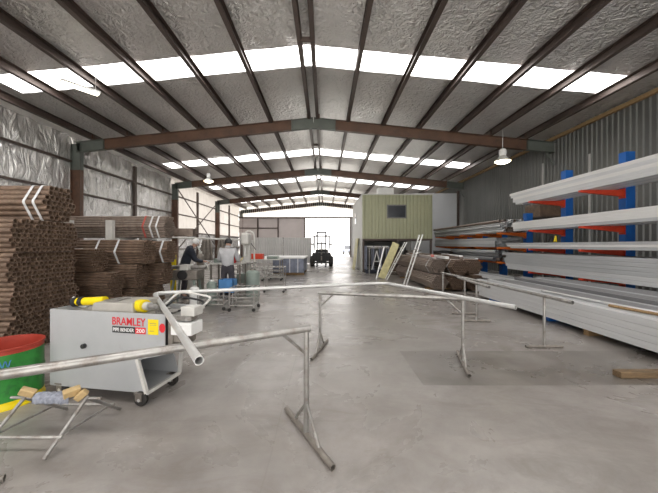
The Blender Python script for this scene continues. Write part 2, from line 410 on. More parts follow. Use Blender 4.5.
# right wall in ribbed cladding, lower
struct(MB().sheet((XR, YF, 0), (XR, YB, 0), 0, roof(XR)+0.1, 0.2, 0.035, (-1, 0, 0)).build('wall_right', 'clad_dark', fixn=False))
struct(MB().box(XR-0.16, XR-0.04, YF, YB, 6.02, 6.14).build('trim_2', 'timber'))
# unseen front wall behind camera; doorway assumed, widened to let fill light in
mb = MB(); mb.sheet((XL, YF, 0), (-9.6, YF, 0), 0, 6.3, 0.2); mb.sheet((8.6, YF, 0), (XR, YF, 0), 0, 6.3, 0.2); mb.sheet((XL, YF, 0), (XR, YF, 0), 5.3, 7.3, 0.2, zt=roof)
struct(mb.build('wall_front', 'clad_light', fixn=False))
# far end wall
struct(MB().sheet((XL, YB, 0), (-2.6, YB, 0), 0, 2.15, 0.25, 0.04, (0, -1, 0)).build('wall_back_lower', 'clad_light', fixn=False))
struct(MB().box(XL, -2.6, YB-0.02, YB+0.02, 2.15, 5.0).build('wall_back_upper', 'clad_mauve'))
struct(MB().sheet((3.25, YB, 0), (XR, YB, 0), 0, 5.0, 0.25, 0.04, (0, -1, 0)).build('wall_back_right', 'clad_light', fixn=False))
struct(MB().sheet((XL, YB, 0), (XR, YB, 0), 5.0, 7.3, 0.25, 0.03, (0, -1, 0), zt=roof).build('wall_back_gable', 'translucent', fixn=False))
struct(MB().box(XL, XR, YB-0.2, YB-0.05, 4.92, 5.08).build('trim_3', 'girt'))
for x in (-8.6, -6.0, -2.6, 3.25): struct(MB().box(x-0.08, x+0.08, YB-0.2, YB-0.05, 0, 4.92).build('door_post' if x > -3 else 'wall_mullion', 'girt'))
struct(MB().box(XL, -6.1, YB-0.15, YB-0.05, 3.6, 3.72).build('wall_girt', 'girt'))
# white partition wall right of the office
struct(MB().box(6.3, 9.6, 21.75, 21.85, 0, 5.25).build('wall_partition', 'panel_white'))
struct(MB().box(9.55, 9.7, 21.65, 21.85, 0, 5.4).build('trim_4', 'girt'))

# ------------------------------------------------------------------ upstairs office box
OX0, OX1, OY0, OY1, OZ0, OZ1 = 2.08, 5.98, 16.7, 22.2, 1.85, 4.28
t = thing('site_office', 'raised green ribbed office cabin with one window over the dark storage bay', 'office', (OX0, OY0, 0))
def L(x, y, z): return (x-OX0, y-OY0, z)
MB().sheet(L(OX0, OY0, 0), L(OX1, OY0, 0), OZ0, OZ1, 0.2, 0.04, (0, -1, 0)).build('front_cladding', 'clad_green', t, fixn=False)
MB().box(0.0, OX1-OX0, 0.03, 0.08, OZ0, OZ1).build('wall_lining', 'clad_side', t)
MB().box(-0.03, 0.0, 0, OY1-OY0, 0, OZ1).build('side_panel', 'clad_side', t)
MB().box(OX1-OX0-0.03, OX1-OX0, 0, OY1-OY0, OZ0, OZ1).build('side_panel', 'clad_green', t)
MB().box(-0.05, OX1-OX0+0.05, -0.05, OY1-OY0, OZ1, OZ1+0.06).build('roof_capping', 'clad_side', t)
MB().box(0, OX1-OX0, 0, OY1-OY0, OZ0-0.1, OZ0).build('floor_deck', 'girt', t)
for x in (0.06, 1.95, 3.84): MB().box(x-0.05, x+0.05, 0.03, 0.13, 0, OZ0-0.1).build('post', 'girt', t)
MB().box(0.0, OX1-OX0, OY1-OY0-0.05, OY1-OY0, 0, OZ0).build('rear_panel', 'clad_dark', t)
w = MB().box(1.36, 2.44, -0.05, 0.0, 2.98, 3.74).build('window_frame', 'clad_dark', t)
MB().box(1.42, 2.38, -0.056, -0.05, 3.04, 3.68).build('pane', 'glassdark', w)
MB().box(-0.045, -0.03, 3.0, 3.7, 2.9, 3.6).build('side_window', 'glassdark', t)
tag(MB().box(3.0, 3.9, 17.0, 17.5, 4.34, 4.75).build('air_unit', 'white', bevel=0.03), 'white box standing on the green office roof', 'box')

# ------------------------------------------------------------------ rusty pipe bundles
pipe_meshes = {}
def pipe_mesh(D, Lg, mat):
    k = (round(D, 4), Lg, mat)
    if k not in pipe_meshes:
        o = MB().tube([(0, 0, 0), (Lg, 0, 0)], D/2*0.985, 12, wall=D*0.12).build('pipe', mat, smooth=True)
        pipe_meshes[k] = o.data; bpy.data.objects.remove(o)
    return pipe_meshes[k]
def hexspots(side, D):
    out = []
    for r in range(-(side-1), side):
        n = 2*side-1-abs(r)
        for k in range(n): out.append(((k-(n-1)/2)*D, r*D*0.866))
    return out
def bundle(label, loc, side, D, Lg, mat='rust', rz=PI, straps=((0.35, 'strap'),), group=None, jit=0.02):
    # local: pipe runs along +x from the end face at x=0; rz turns it
    t = thing('pipe_bundle', label, 'pipe bundle', loc, rz, group)
    R = ((side-1)*0.866+0.5)*D
    me = pipe_mesh(D, Lg, mat)
    for (u, v) in hexspots(side, D):
        o = bpy.data.objects.new('pipe', me); COL.objects.link(o); o.parent = t
        o.location = (random.uniform(-jit, jit), u, v+R); o.rotation_euler = (random.uniform(0, 6.28), 0, 0)
    rc = (side-1)*D/math.cos(0)+D/2
    for x, m in straps:
        c = [Vector((x, rc*1.0*math.cos(a), R+(rc)*math.sin(a)*1.0)) for a in [k*PI/3 for k in range(6)]]
        # offset hexagon tight round the bundle
        c = [Vector((x, (side-1)*D*math.cos(k*PI/3), R+(side-1)*D*math.sin(k*PI/3))) for k in range(6)]
        mb = MB(); h = D/2+0.004
        pts = []
        for k in range(6):
            for a in (-1, 0, 1):
                an = k*PI/3+a*PI/6
                pts.append(Vector((x, c[k].y+h*math.cos(an), c[k].z+h*math.sin(an))))
        n = len(pts)
        for k in range(n):
            p, q = pts[k], pts[(k+1) % n]
            nrm = Vector((0, (q-p).z, -(q-p).y)).normalized()
            mb.prism([p+Vector((-0.02, 0, 0)), q+Vector((-0.02, 0, 0)), q+Vector((0.02, 0, 0)), p+Vector((0.02, 0, 0))], nrm*0.003)
        mb.build('strap', m, t)
    return t
# front-left stack, ends toward the aisle
def pile(label, loc, counts, D, Lg, mat, rz, group):
    t = thing('pipe_bundle', label, 'pipe bundle', loc, rz, group)
    me = pipe_mesh(D, Lg, mat)
    for r, n in enumerate(counts):
        for k in range(n):
            o = bpy.data.objects.new('pipe', me); COL.objects.link(o); o.parent = t
            o.location = (random.uniform(-0.025, 0.025), (k-(n-1)/2)*D, r*D*0.866+D/2); o.rotation_euler = (random.uniform(0, 6.28), 0, 0)
    return t
D = 0.075; H = (6*0.866+1)*D
XA = -4.2
rows = ['bottom', 'second', 'third', 'fourth']
GA = 'rusty pipe bundles in the front left stack'
for k in range(4):
    pile('wide rusty pipe bundle, %s layer of the front left stack' % rows[k], (XA+random.uniform(-0.04, 0.04), 4.52+random.uniform(-0.02, 0.02), k*(H+0.001)), (13, 14, 15, 14, 15, 14, 13), D, 5.6, 'rust', PI, GA)
bundle('strapped rusty pipe bundle lying on top of the front left stack', (XA+0.0, 4.76, 4*(H+0.001)+0.008), 4, 0.088, 5.6, 'rust', PI, ((0.13, 'strap'), (0.27, 'strap')), GA)
# second stack behind
GB = 'rusty pipe bundles in the second left stack'
D2 = 0.06; H2 = (4*2*0.866+1)*D2; W2 = 9*D2
hh = lambda d: (8*0.866+1)*d
cols = ((5.75, -4.0, 0.055, 'nearest', (0.10, 0.10+hh(0.055), 0.10+2*hh(0.055)), 'rust'),
        (6.33, -3.80, 0.0625, 'middle', (0.10, 0.10+hh(0.0625), 0.10+2*hh(0.0625)), 'rust'),
        (6.95, -3.66, 0.062, 'farthest', (0.10, 0.10+hh(0.062), 0.10+2*hh(0.062)), 'rust'))
for yc, xe, d_, w_, zs, m_ in cols:
    for k, z_ in enumerate(zs):
        st = ()
        if k == 2: st = {'nearest': ((0.45, 'strap'), (0.6, 'strap'), (1.35, 'strap_blue')), 'middle': ((0.55, 'strap'), (0.95, 'strap')), 'farthest': ((0.12, 'strap'),)}[w_]
        bundle('rusty pipe bundle, %s layer of second left stack, %s column' % (('bottom', 'middle', 'third')[k], w_), (xe+random.uniform(-0.03, 0.03)+{'nearest': (0.05, 0.02, -0.28), 'middle': (-0.1, -0.05, 0.12), 'farthest': (-0.15, 0.0, 0.08)}[w_][k], yc, z_+0.010*k), 5, d_, 5.8, m_, PI, st, GB)
ZT = 0.10+3*hh(0.062)+0.03
bundle('topmost pipe bundle of second left stack with red and white straps', (-3.6, 6.95, ZT+0.06), 5, 0.062, 6.0, 'rust_light', PI, ((0.16, 'strap'), (0.30, 'strap'), (0.46, 'strap_red')), GB)
for x, w_ in ((-4.6, 'nearer the aisle'), (-8.6, 'nearer the wall')):
    tag(MB().box(x-0.05, x+0.05, 5.5, 7.3, 0.0, 0.099).build('timber_bearer', 'timber', bevel=0.004), 'timber bearer on the floor under the second left stack, %s' % w_, 'timber bearer')
    tag(MB().box(x-0.06, x+0.06, 6.65, 7.25, ZT, ZT+0.058).build('timber_bearer', 'grey_light', bevel=0.004), 'pale packer under topmost bundle of second left stack, %s' % w_, 'packer')
# pale blocks on the second stack
for x, wd in ((-4.53, 'right-hand'), (-5.4, 'left-hand')):
    tag(MB().box(x-0.07, x+0.07, 6.28, 6.38, 0.125+3*hh(0.0625), 2.02).build('spacer_block', 'grey_light', bevel=0.005), '%s pale upright block standing before the topmost bundle of second left stack' % wd, 'block')
# centre-right axial bundles beyond the trestles
GC = 'brown pipe bundles on the floor by the office'
for k in range(2):
    for j in range(3):
        lab = 'brown pipe bundle on the floor before the office, %s layer, %s' % (('lower', 'upper')[k], ('leftmost', 'middle', 'rightmost')[j])
        bundle(lab, (3.68+0.56*j+(0.02 if k else 0), 9.6+random.uniform(-0.2, 0.25), 0.06+k*(H2+0.02)), 5, D2, 5.0, 'rust_light' if j == 0 else 'rust', PI/2, ((0.4, 'strap'),) if k else (), GC)
for y in (10.2, 13.6):
    tag(MB().box(3.4, 5.2, y-0.05, y+0.05, 0, 0.06).build('timber_bearer', 'timber'), 'timber bearer under brown pipe bundles, %s end' % ('near' if y < 12 else 'far'), 'timber bearer')
# loose lengths on top
for k, (x0, y0, x1, y1, z, m, d) in enumerate(((3.65, 10.0, 3.9, 14.2, 1.075, 'clad_mauve', 'pinkish'), (3.95, 9.7, 4.2, 13.5, 1.075, 'white', 'white'), (4.5, 9.9, 4.5, 14.0, 1.075, 'rust_light', 'brown'))):
    tag(MB().bar((x0, y0, z+0.01), (x1, y1, z+0.01), 0.12, 0.08).build('steel_length', m), '%s steel length lying on top of the brown bundles by the office' % d, 'steel length')
CLUT = (('short red', 3.5, 9.75, 3.9, 11.0, 'strap_red', 1.137), ('thin white', 4.4, 9.7, 4.82, 12.3, 'white', 1.137), ('flat grey', 4.95, 9.8, 5.0, 12.0, 'silver2', 1.055), ('dark brown', 4.35, 10.6, 3.7, 13.0, 'rust', 1.137), ('pale flat', 3.5, 11.5, 4.3, 13.5, 'silver3', 1.179))
for d, x0, y0, x1, y1, m, z in CLUT:
    tag(MB().bar((x0, y0, z), (x1, y1, z), 0.10, 0.04).build('steel_length', m), '%s steel length crossing over the brown bundles by the office' % d, 'steel length')

# ------------------------------------------------------------------ cantilever racks and their stock
def rack_column(label, x, y, h, arms, armlen, xbase, matarm, group, w=0.22):
    t = thing('cantilever_rack_column', label, 'rack column', (x, y, 0), 0, group)
    mb = MB(); ibeam(mb, (0, 0, 0.0), (0, 0, h), 0.2, w, 0.02, 0.02, up=(1, 0, 0)); mb.box(-0.10, 0.10, -0.10, -0.09, 0, h); mb.build('upright', 'blue', t)
    MB().prism([(-xbase, -0.08, 0.0), (0.1, -0.08, 0.0), (0.1, -0.08, 0.11), (-xbase, -0.08, 0.11)], (0, 0.16, 0)).build('base', 'blue', t)
    for z in arms:
        mb = MB().prism([(-0.11, -0.045, z), (-0.11, -0.045, z-0.17), (-armlen, -0.045, z-0.05), (-armlen, -0.045, z)], (0, 0.09, 0))
        mb.box(-0.13, -0.11, -0.09, 0.09, z-0.22, z+0.04)
        mb.build('arm', matarm, t)
    return t
SH = [2.95, 2.0, 1.38, 0.62]
GR = 'blue columns of the near cantilever rack'
rack_column('blue near rack column with red arms, closest to the camera', 8.0, 5.98, 3.95, SH, 1.25, 3.6, 'red', GR)
rack_column('tall blue rack column with red arms at the right edge, second along', 8.0, 7.95, 3.95, SH, 1.25, 3.6, 'red', GR)
rack_column('tall blue rack column with red arms, farthest of the near rack', 8.0, 9.92, 3.95, SH, 1.25, 1.4, 'red', GR)
SF = [1.98, 1.42, 0.85]
for k, y in enumerate((11.6, 13.2, 14.8, 16.4, 18.0)):
    hk = 2.72 if k == 0 else 2.45
    rack_column('short blue far rack column with orange arms, %s to the camera' % ('nearest', 'second nearest', 'third nearest', 'second farthest', 'farthest')[k], 7.85, y, hk, SF, 1.2, 1.3, 'orange', 'blue columns of the far cantilever rack')

tmesh = {}
def length(w, h, Lg, mat, kind='rect'):
    k = (w, h, Lg, mat, kind)
    if k not in tmesh:
        if kind == 'rect': o = MB().recttube(w, h, Lg).build('x', mat)
        elif kind == 'round': o = MB().tube([(w/2, 0, w/2), (w/2, Lg, w/2)], w/2, 12, wall=0.005).build('x', mat, smooth=True)
        else:   # C section, open side to +x
            mb = MB(); mb.box(0, 0.003, 0, Lg, 0, h); mb.box(0, w, 0, Lg, 0, 0.003); mb.box(0, w, 0, Lg, h-0.003, h); mb.box(w-0.003, w, 0, Lg, 0, 0.02); mb.box(w-0.003, w, 0, Lg, h-0.02, h)
            o = mb.build('x', mat)
        tmesh[k] = o.data; bpy.data.objects.remove(o)
    return tmesh[k]
def stack(name, label, cat, group, x0, x1, z0, rows_, w, h, yn, yf, mats, gap=0.006, kind='rect', jit=0.12, taper=0):
    nx = int((x1-x0)/(w+gap))
    for r in range(rows_):
        for c in range(nx):
            if kind == 'round' and r % 2 and c == nx-1: continue
            Lg = round(yf-yn, 2)
            o = bpy.data.objects.new(name, length(w, h, Lg, random.choice(mats), kind)); COL.objects.link(o)
            dx = (w+gap)/2 if (kind == 'round' and r % 2) else 0
            zz = z0+r*(h+0.004) if kind != 'round' else z0+r*(h*0.9)
            o.location = (x0+c*(w+gap)+dx+(taper*r), yn+random.uniform(-jit, jit)+r*0.06, zz)
            tag(o, label, cat, group)
T = 'steel_length'
stack(T, 'long pale steel length in the stack on the top arms of the near rack', 'steel length', 'lengths on the top arms of the near rack', 6.82, 7.75, 2.952, 5, 0.15, 0.082, 4.3, 10.75, ['silver3', 'silver3', 'silver1'])
stack(T, 'long silver steel length in the stack on second-highest arms of the near rack', 'steel length', 'lengths on the second arms of the near rack', 6.84, 7.75, 2.002, 4, 0.12, 0.075, 4.3, 10.8, ['silver1', 'silver3', 'silver2'])
stack('channel_length', 'silver channel in the shallow stack on third arms of the near rack', 'steel channel', 'channels on the third arms of the near rack', 6.8, 7.75, 1.382, 3, 0.15, 0.062, 4.3, 11.1, ['silver2', 'silver3'], kind='c')
stack(T, 'grey steel length in the deep stack on the lowest arms of the near rack', 'steel length', 'lengths on the lowest arms of the near rack', 6.8, 7.75, 0.622, 6, 0.15, 0.096, 4.3, 11.15, ['silver1', 'silver2', 'silver2'])
GW = 'lengths in the wide low stack on the right'
stack(T, 'grey steel length in the wide low stack nearest the floor on the right', 'steel length', GW, 4.28, 4.5, 0.112, 4, 0.15, 0.098, 2.3, 8.35, ['silver1', 'silver3', 'silver1'], jit=0.1)
stack(T, 'grey steel length in the wide low stack nearest the floor on the right', 'steel length', GW, 4.436, 5.5, 0.112, 4, 0.10, 0.098, 2.3, 8.35, ['silver2', 'grey_dark', 'silver2', 'silver1'], jit=0.25, gap=0.02)
stack(T, 'grey steel length in the wide low stack nearest the floor on the right', 'steel length', GW, 5.5, 6.7, 0.112, 4, 0.12, 0.11, 2.3, 8.6, ['silver2', 'grey_dark', 'grey_dark'], jit=0.3, gap=0.03)
stack(T, 'grey steel length in the low floor stack below the far rack', 'steel length', 'lengths in the low floor stack below the far rack', 5.4, 6.7, 0.112, 3, 0.15, 0.09, 9.3, 15.3, ['silver2', 'grey_dark'], jit=0.3)
for y in (9.8, 12.2, 14.8):
    tag(MB().box(5.35, 6.75, y-0.05, y+0.05, 0, 0.11).build('timber_bearer', 'timber'), 'timber bearer under the far low floor stack, %s one' % ('near', 'middle', 'far')[int((y-9)/2.4)], 'timber bearer')
for y in (3.2, 5.0):
    tag(MB().box(4.35, 6.8, y-0.05, y+0.05, 0, 0.11).build('timber_bearer', 'timber'), 'timber bearer under the wide low stack at right, %s one' % ('nearer' if y < 4 else 'farther'), 'timber bearer')
stack('round_tube', 'pale round tube in the stack on the top arms of the far rack', 'tube', 'round tubes on the top arms of the far rack', 6.75, 7.7, 1.982, 5, 0.11, 0.11, 11.35, 18.4, ['silver1', 'silver2', 'rust_light'], kind='round', jit=0.15)
stack(T, 'grey box length in the stack on the middle arms of the far rack', 'steel length', 'lengths on the middle arms of the far rack', 6.7, 7.7, 1.422, 3, 0.13, 0.12, 11.7, 18.2, ['silver2', 'silver1', 'silver2'], jit=0.2)
stack('round_tube', 'dark grey round tube in the stack on the lowest arms of the far rack', 'tube', 'round tubes on the lowest arms of the far rack', 6.72, 7.6, 0.852, 3, 0.16, 0.16, 11.85, 16.0, ['grey_dark', 'silver2', 'rust_light'], kind='round', jit=0.2)
stack(T, 'short grey length lying on the lowest arms beyond the round tubes', 'steel length', 'short lengths at the far end of the far rack', 6.75, 7.5, 0.852, 3, 0.12, 0.1, 16.6, 18.6, ['grey_dark', 'rust'], jit=0.05)
# loose pipes on the wide low stack
tag(MB().tube([(4.62, 3.95, 0.544), (4.5, 4.75, 0.544)], 0.022, 10, wall=0.004).build('loose_pipe', 'timber', smooth=True), 'brown pipe offcut lying on the wide low stack at right', 'pipe')
tag(MB().tube([(4.75, 3.2, 0.544), (4.55, 6.3, 0.544)], 0.022, 10, wall=0.004).build('loose_pipe', 'galv_clean', smooth=True), 'thin silver pipe lying on the wide low stack at right', 'pipe')
tag(MB().box(8.6, 9.6, 12.0, 12.9, 2.652, 3.15).build('plank_pack', 'rust', bevel=0.01), 'brown pack on a wall shelf behind the near rack top arms', 'pack')
t = thing('bracket_shelf', 'dark bracketed shelf on the ribbed wall under the brown pack', 'shelf', (XR-0.05, 12.45, 0))
MB().box(-1.4, 0, -0.7, 0.7, 2.59, 2.65).build('shelf_board', 'girt', t)
for y in (-0.5, 0.5): MB().prism([(0, y-0.02, 2.59), (-1.2, y-0.02, 2.59), (0, y-0.02, 2.1)], (0, 0.04, 0)).build('bracket', 'girt', t)
# strap ends on the third shelf
t = thing('lifting_sling', 'blue and yellow lifting sling bundled on the third arms of the near rack', 'sling', (6.78, 9.0, 1.58))
MB().tube(arc_path([(0.0, 0.1, 0.02), (0.02, 0, 0.22), (0.1, 0.05, 0.03), (0.15, 0.1, 0.02)], 0.05), 0.018, 8).build('webbing', 'black', t)
MB().tube(arc_path([(0.0, -0.12, 0.02), (0.03, -0.15, 0.2), (0.08, -0.1, 0.02)], 0.05), 0.018, 8).build('webbing', 'yellow', t)

# ------------------------------------------------------------------ trestles
def trestle(label, a, b, z, posts, foot, r=0.024, footlen=0.82, struts=True, brace=True, mat='galv', name='pipe_trestle'):
    a = Vector((*a, 0)); b = Vector((*b, 0)); dr = (b-a).normalized(); pr = Vector((-dr.y, dr.x, 0))
    t = thing(name, label, 'trestle', a, 0, 'pipe trestles')
    MB().tube([Vector((0, 0, z)), (b-a)+Vector((0, 0, z))], r*1.1, 14, wall=0.004).build('rail', mat, t, smooth=True)
    r = r*0.84
    for k, u in enumerate(posts):
        p = dr*u; sg = 1 if u < (b-a).length/2 else -1
        MB().tube([p+Vector((0, 0, 0.03)), p+Vector((0, 0, z-r*0.6))], r, 12).build('post', mat, t, smooth=True)
        MB().tube([p-pr*footlen/2+Vector((0, 0, r*1.1+0.001)), p+pr*footlen/2+Vector((0, 0, r*1.1+0.001))], r*1.1, 12, wall=0.004).build('foot', foot, t, smooth=True)
        if brace: MB().tube([p+Vector((0, 0, z-0.2)), p+dr*sg*0.2+Vector((0, 0, z-0.01))], r*0.6, 8).build('brace', mat, t, smooth=True)
        if struts:
            for s in (-1, 1): MB().tube([p+Vector((0, 0, 0.27)), p+pr*s*footlen*0.27+Vector((0, 0, 0.03))], r*0.6, 8).build('strut', mat, t, smooth=True)
    return t
trestle('nearest galvanised pipe trestle with stained rail running off left past the bender', (-0.12, 2.36), (-2.0, 1.315), 0.845, (0.03, 1.95), 'dark_steel', r=0.025)
trestle('middle galvanised pipe trestle standing in the open floor under the bent pipe', (-0.1, 4.27), (1.80, 3.76), 0.823, (0.03, 1.90), 'dark_steel', footlen=0.8)
trestle('long pipe trestle at right, parallel with the steel racks', (3.15, 8.1), (3.2, 3.88), 0.755, (0.08, 3.73), 'dark_steel', r=0.023, footlen=0.54, struts=False, brace=False)
trestle('short pipe trestle with two close posts left of the long right one', (3.06, 6.9), (2.90, 5.3), 0.755, (0.42, 1.05), 'dark_steel', r=0.023, footlen=0.52, struts=False, brace=False)
tag(MB().tube(arc_path([(1.92, 3.02, 0.872), (0.98, 4.92, 0.876), (-2.12, 3.72, 0.900), (-0.655, 1.56, 0.898)], 0.16, 8), 0.0245, 16, wall=0.004).build('bent_pipe', 'galv_clean', smooth=True),
    'long clean steel pipe with two bends lying across the trestles', 'pipe')
tag(MB().box(3.32, 4.9, 3.36, 3.47, 0.0, 0.07).build('timber_block', 'timber_dark', bevel=0.008), 'rough brown timber length on the floor at the right edge', 'timber')
tag(MB().tube([(-2.25, 1.80, 0.024), (-2.03, 1.90, 0.024)], 0.022, 10, wall=0.004).build('pipe_offcut', 'dark_steel', smooth=True), 'short dark pipe offcut on the floor at the lower left corner', 'pipe')

# ------------------------------------------------------------------ pipe bender cart
ang = math.atan2(-0.25, 1.31)
t = thing('pipe_bender', 'grey wheeled pipe bending machine with yellow cylinders and red lettering', 'pipe bender', (-2.75, 3.0, 0), ang)
DEP = 0.46
front = [(0, 0.10), (1.1, 0.12), (1.0, 0.42), (1.30, 0.49), (1.30, 0.86), (0, 0.86)]
MB().prism([(u, 0, z) for u, z in front], (0, 0.012, 0)).build('front_panel', 'grey_box', t)
MB().prism([(u, DEP, z) for u, z in front], (0, 0.012, 0)).build('rear_panel', 'grey_box', t)
MB().box(0, 0.012, 0.012, DEP, 0.10, 0.86).build('end_panel', 'grey_box', t)
MB().prism([(1.30, 0.012, 0.49), (1.30, 0.012, 0.86), (1.29, 0.012, 0.86), (1.29, 0.012, 0.49)], (0, DEP-0.012, 0)).build('end_panel', 'black', t)
MB().box(0.012, 1.1, 0.012, DEP, 0.11, 0.125).build('shelf', 'grey_box', t)
MB().box(0.55, 0.562, 0.012, DEP, 0.125, 0.8).build('dark_inside', 'black', t)  # black sheet stands in for the shade inside the open cart
MB().prism([(0.012, 0.012, 0.80), (1.28, 0.012, 0.80), (1.28, 0.012, 0.81), (0.012, 0.012, 0.81)], (0, DEP-0.012, 0)).build('tray', 'grey_mid', t)
mb = MB(); mb.bar((1.11, 0.0, 0.12), (1.01, 0.0, 0.43), 0.03, 0.03); mb.bar((1.11, DEP, 0.12), (1.15, DEP, 0.48), 0.03, 0.03); mb.bar((1.11, 0, 0.12), (1.11, DEP, 0.12), 0.03, 0.03); mb.bar((1.01, 0, 0.43), (1.15, DEP, 0.48), 0.03, 0.03)
mb.build('frame', 'grey_light', t)
for u, v in ((1.04, 0.0), (1.04, DEP-0.04), (0.1, 0.03), (0.1, DEP-0.05)):
    c = thing('castor', '', '', (u, v, 0)); c.parent = t
    del c['label']; del c['category']
    MB().lathe([(0.0, -0.02), (0.062, -0.02), (0.068, -0.014), (0.068, 0.014), (0.062, 0.02), (0.0, 0.02)], (0.01, 0, 0.068), 20, 'y').build('wheel', 'rubber', c, smooth=True)
    mb = MB(); mb.box(-0.03, 0.035, -0.03, -0.022, 0.05, 0.125); mb.box(-0.03, 0.035, 0.022, 0.03, 0.05, 0.125); mb.box(-0.04, 0.04, -0.035, 0.035, 0.115, 0.127); mb.build('fork', 'dark_steel', c)
    MB().lathe([(0.0, -0.033), (0.015, -0.033), (0.015, 0.033), (0.0, 0.033)], (0.01, 0, 0.061), 12, 'y').build('axle', 'galv_clean', c)
# hydraulics on top
mb = MB(); mb.tube([(0.10, 0.2, 0.90), (0.44, 0.2, 0.925)], 0.042, 16); mb.build('cylinder', 'yellow', t, smooth=True)
MB().tube([(0.05, 0.2, 0.895), (0.10, 0.2, 0.90)], 0.05, 16).build('end_cap', 'black', t, smooth=True)
MB().tube([(0.13, 0.2, 0.905), (0.18, 0.2, 0.907)], 0.047, 16).build('collar', 'black', t, smooth=True)
MB().tube(arc_path([(0.06, 0.22, 0.9), (-0.02, 0.24, 0.95), (-0.03, 0.26, 0.85), (0.1, 0.3, 0.82)], 0.05), 0.012, 8).build('hose', 'grey_light', t, smooth=True)
MB().prism([(0.42, 0.05, 0.81), (0.46, 0.05, 0.93), (0.90, 0.05, 0.94), (0.92, 0.05, 0.81)], (0, 0.36, 0)).build('cover', 'grey_mid', t, bevel=0.01)
MB().box(0.5, 0.66, 0.12, 0.30, 0.94, 0.945).build('plate', 'galv', t)
mb = MB(); mb.tube([(0.90, 0.14, 0.90), (0.99, 0.12, 0.905)], 0.062, 18); mb.build('ram', 'yellow', t, smooth=True)
MB().tube([(0.99, 0.12, 0.905), (1.05, 0.11, 0.905)], 0.04, 16).build('ram_nut', 'galv_clean', t, smooth=True)
MB().tube([(1.05, 0.11, 0.905), (1.12, 0.10, 0.905)], 0.028, 14).build('ram_rod', 'galv', t, smooth=True)
MB().box(1.06, 1.14, 0.16, 0.30, 0.811, 0.865).build('clamp', 'galv', t, bevel=0.01)
MB().lathe([(0.0, 0.811), (0.09, 0.811), (0.09, 0.825), (0.065, 0.832), (0.065, 0.845), (0.09, 0.852), (0.09, 0.862), (0, 0.862)], (1.22, 0.14, 0), 24).build('bending_die', 'galv', t, smooth=True)
MB().prism([(1.28, 0.06, 0.80), (1.50, 0.02, 0.80), (1.54, 0.05, 0.80), (1.54, 0.16, 0.80), (1.30, 0.24, 0.80)], (0, 0, 0.045)).build('swing_arm', 'galv', t, bevel=0.006)
MB().box(1.36, 1.57, 0.0, 0.18, 0.675, 0.79).build('follower_block', 'white', t, bevel=0.008)
MB().box(1.44, 1.58, 0.03, 0.17, 0.846, 0.93).build('follower_block', 'grey_light', t, bevel=0.008)
MB().bar((1.34, 0.22, 0.86), (1.56, 0.20, 0.90), 0.05, 0.03).build('tie_bar', 'grey_light', t)
MB().box(1.455, 1.472, -0.008, 0.0, 0.70, 0.76).build('slot', 'black', t)
MB().box(1.31, 1.36, 0.03, 0.15, 0.56, 0.80).build('bracket', 'dark_steel', t)
MB().box(1.36, 1.52, 0.04, 0.15, 0.60, 0.67).build('bracket', 'dark_steel', t)
MB().tube(arc_path([(1.0, 0.32, 0.82), (1.12, 0.44, 0.95), (1.45, 0.40, 0.92), (1.52, 0.18, 0.88)], 0.08), 0.011, 8).build('hose', 'black', t, smooth=True)
MB().tube(arc_path([(0.95, 0.36, 0.82), (1.1, 0.48, 1.0), (1.5, 0.46, 0.95), (1.54, 0.18, 0.88)], 0.08), 0.012, 8).build('hose', 'grey_light', t, smooth=True)
# knob on the front
MB().lathe([(0, -0.03), (0.022, -0.03), (0.022, 0), (0, 0)], (0.42, 0, 0.52), 16, 'y').build('knob', 'black', t)
# lettering
def text(body, mat, u0, u1, z0, z1, parent, off=0.0, y=-0.002, name='lettering'):
    cu = bpy.data.curves.new(name, 'FONT'); cu.body = body; cu.offset = off; cu.extrude = 0.001
    o = bpy.data.objects.new(name, cu); COL.objects.link(o)
    bpy.context.view_layer.update()
    w_, h_ = o.dimensions.x, o.dimensions.y
    bb = o.bound_box; x0 = min(b[0] for b in bb); y0 = min(b[1] for b in bb)
    sx, sy = (u1-u0)/w_, (z1-z0)/h_
    dg = bpy.context.evaluated_depsgraph_get(); me = bpy.data.meshes.new_from_object(o.evaluated_get(dg))
    bpy.data.objects.remove(o)
    me.transform(Matrix.Translation((u0, y, z0)) @ Matrix.Rotation(PI/2, 4, 'X') @ Matrix.Diagonal((sx, sy, 1, 1)) @ Matrix.Translation((-x0, -y0, 0)))
    me.materials.clear(); me.materials.append(M[mat])
    o = bpy.data.objects.new(name, me); COL.objects.link(o); o.parent = parent
    return o
text('BRAMLEY', 'sign_red', 0.735, 1.10, 0.742, 0.815, t, 0.012)['label'] = 'red BRAMLEY lettering'
MB().box(0.735, 0.985, -0.002, 0, 0.668, 0.728).build('name_strip', 'black', t)
text('PIPE BENDER', 'white', 0.745, 0.975, 0.682, 0.714, t, 0.01, -0.003)
MB().box(0.988, 1.10, -0.002, 0, 0.668, 0.728).build('name_strip', 'sign_red', t)
text('200', 'white', 1.0, 1.09, 0.680, 0.716, t, 0.01, -0.003)
MB().box(1.125, 1.235, -0.002, 0, 0.668, 0.81).build('warning_label', 'yellow', t)
mb = MB(); mb.box(1.145, 1.215, -0.003, -0.002, 0.77, 0.774); mb.box(1.145, 1.215, -0.003, -0.002, 0.755, 0.758); mb.box(1.145, 1.19, -0.003, -0.002, 0.70, 0.704); mb.build('warning_print', 'dark_steel', t)
mb = MB(); mb.prism([(1.275+0.033*math.cos(PI/8+k*PI/4), -0.002, 0.735+0.045*math.sin(PI/8+k*PI/4)) for k in range(8)], (0, 0.002, 0)); mb.build('stop_label', 'sign_red', t)

